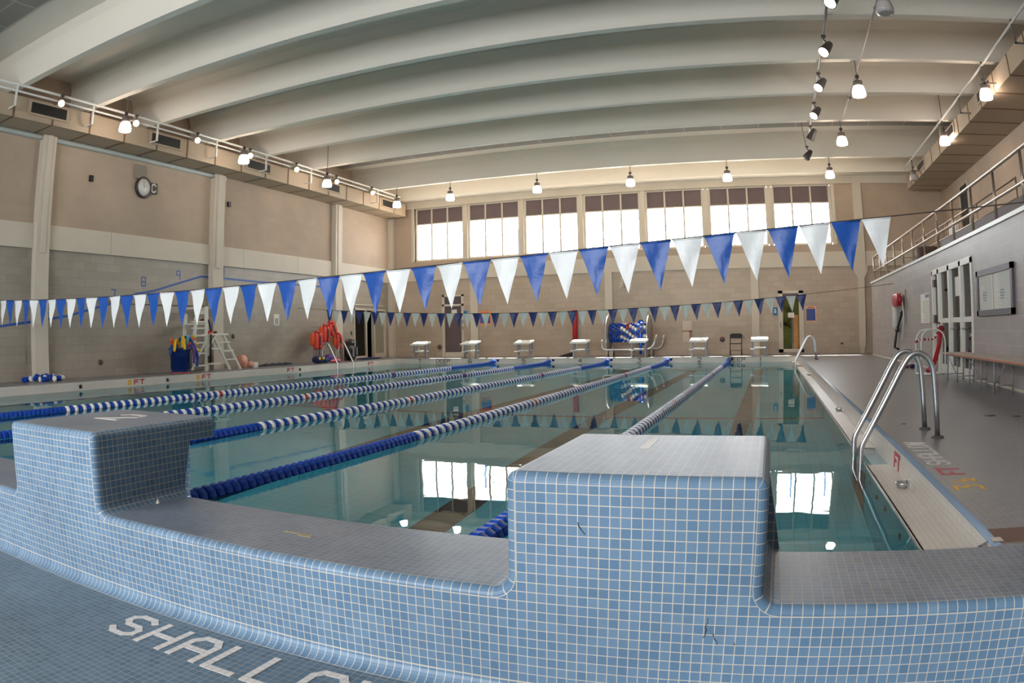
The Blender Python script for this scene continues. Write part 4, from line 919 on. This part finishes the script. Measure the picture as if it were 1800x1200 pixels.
NOOD = [(YELLOW, [(-.05, .0, .4), (0, -.08, .82), (.12, -.26, .86), (.25, -.42, .60)], 'yellow noodle bent over the left rim of the blue bin'), (YELLOW, [(.1, .0, .3), (.12, -.02, .85), (.2, -.06, .95), (.3, -.1, .62)], 'pale yellow noodle hooked over the front of the blue bin'),
 (BLUEN, [(-.1, -.1, .3), (0, -.05, .86), (.1, .25, .92), (.28, .36, .5), (.3, .36, .16)], 'long blue noodle arching out over the right rim of the bin'), (CYAN, [(0, .05, .3), (.15, .08, .72), (.22, .12, 1.02)], 'light blue noodle sticking up from the bin'),
 (YELLOW, [(0, .1, .3), (.05, .3, .8), (.1, .42, 1.0)], 'yellow noodle leaning right with its end up'), (ORANGE, [(0, .0, .4), (.0, .3, .8), (.0, .55, .92)], 'orange noodle sticking out right of the bin'),
 (YELLOW, [(-.1, .1, .4), (-.05, .35, .78), (0, .62, .76)], 'yellow noodle poking out level to the right'), (CYAN, [(0, .12, .5), (.05, .35, .68), (.05, .55, .62)], 'light blue noodle poking out low to the right'),
 (ORANGE, [(-.1, -.1, .3), (-.1, -.2, .85), (0, -.3, .9)], 'orange noodle at the left back of the bin'), (PURPLE, [(.15, .1, .3), (.22, .16, .74), (.34, .2, .6), (.345, .2, .25)], 'purple noodle hanging down the front of the bin'),
 (YELLOW, [(.05, .05, .3), (.12, -.02, .72), (.16, .12, .9)], 'short yellow noodle in the middle of the bin'), (ORANGE, [(.1, .1, .3), (.18, .14, .72), (.2, .18, .8)], 'short orange noodle in front of the bin'),
 (YELLOW, [(0, .2, .4), (.1, .36, .64), (.1, .62, .58)], 'yellow noodle lowest on the right of the bin'), (BLUEN, [(-.1, -.2, .4), (0, -.3, .72), (.05, -.38, .5)], 'short blue noodle drooping at the left rim')]
for mm, P, lab in NOOD:
    g = G(); g.tube(spline([(-14.65+a, 13.85+b*(1.1 if c_ > .45 else 1), c_) for a, b, c_ in P]), .04, 9); single('pool_noodle', g, mm, lab, 'noodle', 'foam noodles in the blue bin')
# lifeguard chair
t = thing('lifeguard_chair', 'tall white wooden lifeguard chair with side steps on left deck', 'chair', (-14.75, 15.2, 0))
WP = mat('white_wood_paint', (222, 220, 208), .5, var=.04)
def bars(name, L, w=.07, d=.05):
    for p, q in L: g = G(); g.bar(p, q, w, d); part(name, g, WP, t)
xf_, xb_ = -14.7, -15.2
bars('post', [((xf_, 14.92, 0), (xf_, 14.98, 1.82)), ((xb_, 14.45, 0), (xb_, 14.62, 1.62)), ((xb_, 15.5, 0), (xb_, 15.5, 1.82)), ((xf_, 14.35, .05), (xf_, 14.55, 1.5))], .09, .06)
bars('cross_brace', [((xf_+.02, 14.28, .05), (xf_+.02, 14.92, .85)), ((xf_+.02, 14.95, .55), (xf_+.02, 15.35, 1.02))], .05, .05)
bars('rung', [((xf_, 14.4, z), (xf_, 14.95, z)) for z in (.16, .50, .80, 1.0, 1.2, 1.38)], .09, .045)
bars('rail', [((xf_, 14.92, .2), (xf_, 15.8, .2)), ((xf_, 14.92, .62), (xf_, 15.6, .62)), ((xf_, 14.5, 1.76), (xb_, 14.6, 1.76)), ((xf_, 15.0, 1.78), (xb_, 15.5, 1.78))], .09, .05)
g = G(); g.box(xb_, xf_, 14.55, 15.05, 1.3, 1.34); part('seat', g, WP, t)
g = G(); g.box(xb_-.02, xb_+.02, 15.0, 15.5, 1.62, 1.8); part('backrest', g, WP, t)
for a, b in ((15.28, 15.82), (15.72, 16.30)):
    g = G(); g.bar((xf_-.04, a, 1.02), (xf_+.12, b, 0), .10, .05); part('stringer', g, WP, t)
g = G(); g.box(xf_-.35, xf_+.06, 15.1, 15.86, 1.0, 1.05); part('landing', g, WP, t)
for i in range(3): z = .78-.25*i; y0 = 15.42+.13*i; g = G(); g.box(xf_-.02, xf_+.12, y0, y0+.47, z, z+.035); part('step', g, WP, t)
t = thing('rescue_strap', 'black strap and orange pouch hanging on the lifeguard chair landing', 'strap', (-14.62, 15.2, .2))
g = G(); g.tube([(-14.62, 15.08, 1.03), (-14.62, 15.06, .6), (-14.62, 15.04, .22)], .03, 7); part('strap', g, BLACK, t)
g = G(); g.blob((-14.85, 15.28, 1.09), (.08, .2, .045), jit=.08); part('pouch', g, ORANGE, t)
g = G(); g.blob((-14.85, 15.45, 1.085), (.08, .12, .04), jit=.08); part('glove', g, BLACK, t)
g = G(); g.blob((-14.9, 15.1, 1.42), (.14, .16, .06), jit=.06); g.tube([(-14.78, 15.15, 1.44), (-14.76, 15.25, 1.1)], .025, 6, 1); single('red_pouch', g, [mat('dark_red_web', (130, 20, 34), .7), NAVY], 'dark red pouch with strap on the lifeguard chair seat', 'pouch')
g = G(); g.box(-14.95, -14.75, 15.1, 15.25, .2, .42); g.box(-14.75, -14.73, 15.02, 15.1, .2, .4, 1); single('brown_bag', g, [mat('brown_bag_cloth', (110, 72, 56), .8), BLACK], 'small brown bag on the bar under the lifeguard chair', 'bag')
g = G(); g.lathe([(.05, -.1), (.19, -.1), (.2, 0), (.19, .08), (0, .1)], 18, (-14.95, 16.8, .2), 'x'); t = single('foam_float', g, SKIN, 'peach round foam float leaning on left wall', 'float')
g = G(); g.blob((-14.9, 17.15, .1), (.1, .12, .1), jit=.08); g.box(-14.9, -14.8, 17.2, 17.4, 0, .16, 1); single('clear_bottle', g, [SKIN, WHITEP], 'small pale bottle and cap beside the peach float', 'bottle')
t = thing('cable_heap', 'dark blue cable heap lying along left deck', 'cable', (-14.95, 18.3, 0))
g = G()
for i in range(14):
    y = 17.55+i*.11; g.tube([(-15.05, y, .02), (-14.9, y+.2, .03+.03*(i % 3)), (-14.98, y+.45, .02)], .016, 5)
part('cable', g, mat('dark_blue_cable', (46, 58, 78), .6), t)
g = G(); g.tube([(-15.0, 18.75+.3*math.cos(a*PI/10), .08+.16*abs(math.sin(a*PI/10))) for a in range(20)], .016, 5, closed=True); g.tube([(-14.9, 18.95+.2*math.cos(a*PI/10), .05+.1*abs(math.sin(a*PI/10))) for a in range(20)], .016, 5, closed=True)
part('loop', g, BLACK, t)
# life jackets on their stand
t = thing('jacket_stand', 'thin grey metal stand holding the orange life jackets', 'stand', (-14.95, 21.3, 0))
for y in (20.65, 20.8, 21.25, 21.95): g = G(); g.tube([(-14.98, y, 0), (-14.98, y, 1.3 if y > 20.9 else 1.0)], .014, 6); part('pole', g, GREYM, t)
for z in (.95, .03, 1.25): g = G(); g.tube([(-14.98, 20.6, z), (-14.98, 22.0, z)], .012, 6); part('crossbar', g, GREYM, t)
def jacket(y, z, w, h, lab, tilt=0):
    t = thing('life_jacket', lab, 'life jacket', (-14.85, y, z), 'orange life jackets on the stand')
    def sh(g): g.v = [(a, y+(b-y)*math.cos(tilt)-(c_-z)*math.sin(tilt), z+(b-y)*math.sin(tilt)+(c_-z)*math.cos(tilt)) for a, b, c_ in g.v]; return g
    for sg in (-1, 1):
        g = G(); g.blob((-14.82, y+sg*w*.20, z-h*.05), (.07, w*.20, h*.48), jit=.03, n=14, m=10, pw=.6); part('front_panel', sh(g), REDJ, t)
        g = G(); g.blob((-14.88, y+sg*w*.40, z+.03), (.07, w*.14, h*.36), jit=.04, n=14, m=10, pw=.6); part('side_foam', sh(g), ORANGE, t, 'brighter orange side foam')
    g = G(); g.tube([(-14.84, y-w*.2, z+h*.42), (-14.9, y, z+h*.55), (-14.84, y+w*.2, z+h*.42)], .05, 8); part('collar', sh(g), REDJ, t)
    g = G(); g.box(-14.735, -14.72, y-.025, y+.025, z-h*.3, z+h*.25); g.tube([(-14.76, y, z-h*.4), (-14.78, y, z-h*.85)], .012, 5); part('strap', sh(g), BLACK, t)
jacket(20.72, .78, .62, .60, 'orange life jacket on the left of the stand, lowest')
jacket(21.22, 1.02, .55, .58, 'red orange life jacket in the middle of the stand')
jacket(21.62, 1.20, .50, .46, 'orange life jacket at the top of the stand, hung askew', .5)
jacket(22.02, .74, .46, .56, 'orange life jacket on the right of the stand')
t = thing('snorkel_bag', 'dark blue bag with two yellow rounds under life jackets', 'bag', (-14.6, 20.3, 0))
g = G(); g.blob((-14.55, 20.3, .13), (.16, .3, .13), jit=.06); part('bag', g, NAVY, t)
g = G(); g.blob((-14.39, 20.2, .17), (.02, .07, .05)); part('yellow_round', g, YELLOW, t); g = G(); g.blob((-14.39, 20.42, .17), (.02, .07, .05)); part('yellow_round', g, YELLOW, t)
g = G(); g.blob((-14.6, 21.1, .17), (.14, .28, .13), 0, jit=.06); g.blob((-14.5, 21.3, .06), (.12, .35, .06), 1, jit=.08); single('swim_bag', g, [PURPLE, PINK], 'purple bag lying on pink cloth under life jackets', 'bag')
g = G(); g.blob((-14.55, 20.75, .1), (.12, .18, .10), jit=.06); single('teal_bag', g, mat('teal_cloth', (30, 70, 110), .8), 'teal bag between the navy bag and purple bag', 'bag')
t = thing('dive_gear', 'black dive vest with tank standing beside the left door', 'dive gear', (-14.95, 22.95, 0))
g = G(); g.blob((-14.92, 22.95, .30), (.2, .34, .32), jit=.07); g.blob((-14.95, 23.0, .62), (.16, .2, .14), jit=.07); part('vest', g, BLACK, t)
g = G(); g.lathe([(.09, 0), (.1, .02), (.1, .62), (.04, .72), (.03, .8)], 14, (-15.1, 22.95, 0)); part('tank', g, mat('brown_tank', (120, 96, 84), .4), t)
g = G(); g.tube([(-15.0, 22.9, .8), (-14.85, 23.25, .74), (-14.75, 23.3, .45)], .016, 6); part('hose', g, BLACK, t)
g = G(); g.box(-14.74, -14.72, 22.8, 22.9, .15, .45); g.box(-14.73, -14.71, 23.05, 23.12, .2, .5); part('harness_strap', g, GREYM, t)
g = G(); g.blob((-15.1, 24.6, .03), (.3, .9, .035), jit=.08, n=18); single('blue_tarp', g, NAVY, 'flat dark blue tarp on the deck before the left door', 'tarp')
# spare rope heap by the first pilaster
t = thing('rope_heap', 'heap of blue and white lane rope at the first left pilaster', 'rope', (-14.95, 9.4, 0))
random.seed(5)
for i in range(46):
    a = random.uniform(0, 2*PI); rr = random.random()**.6
    o = bpy.data.objects.new('float_disc', fm['w' if i % 3 == 0 else 'b']); COL.objects.link(o); o.parent = t
    o.location = (.24*rr*math.cos(a), .58*rr*math.sin(a), .06+.09*(1-rr)*random.uniform(.3, 1.3)); o.rotation_euler = (random.uniform(-.4, .4), random.uniform(-.4, .4), random.uniform(0, 3)); o.scale = (.85,)*3
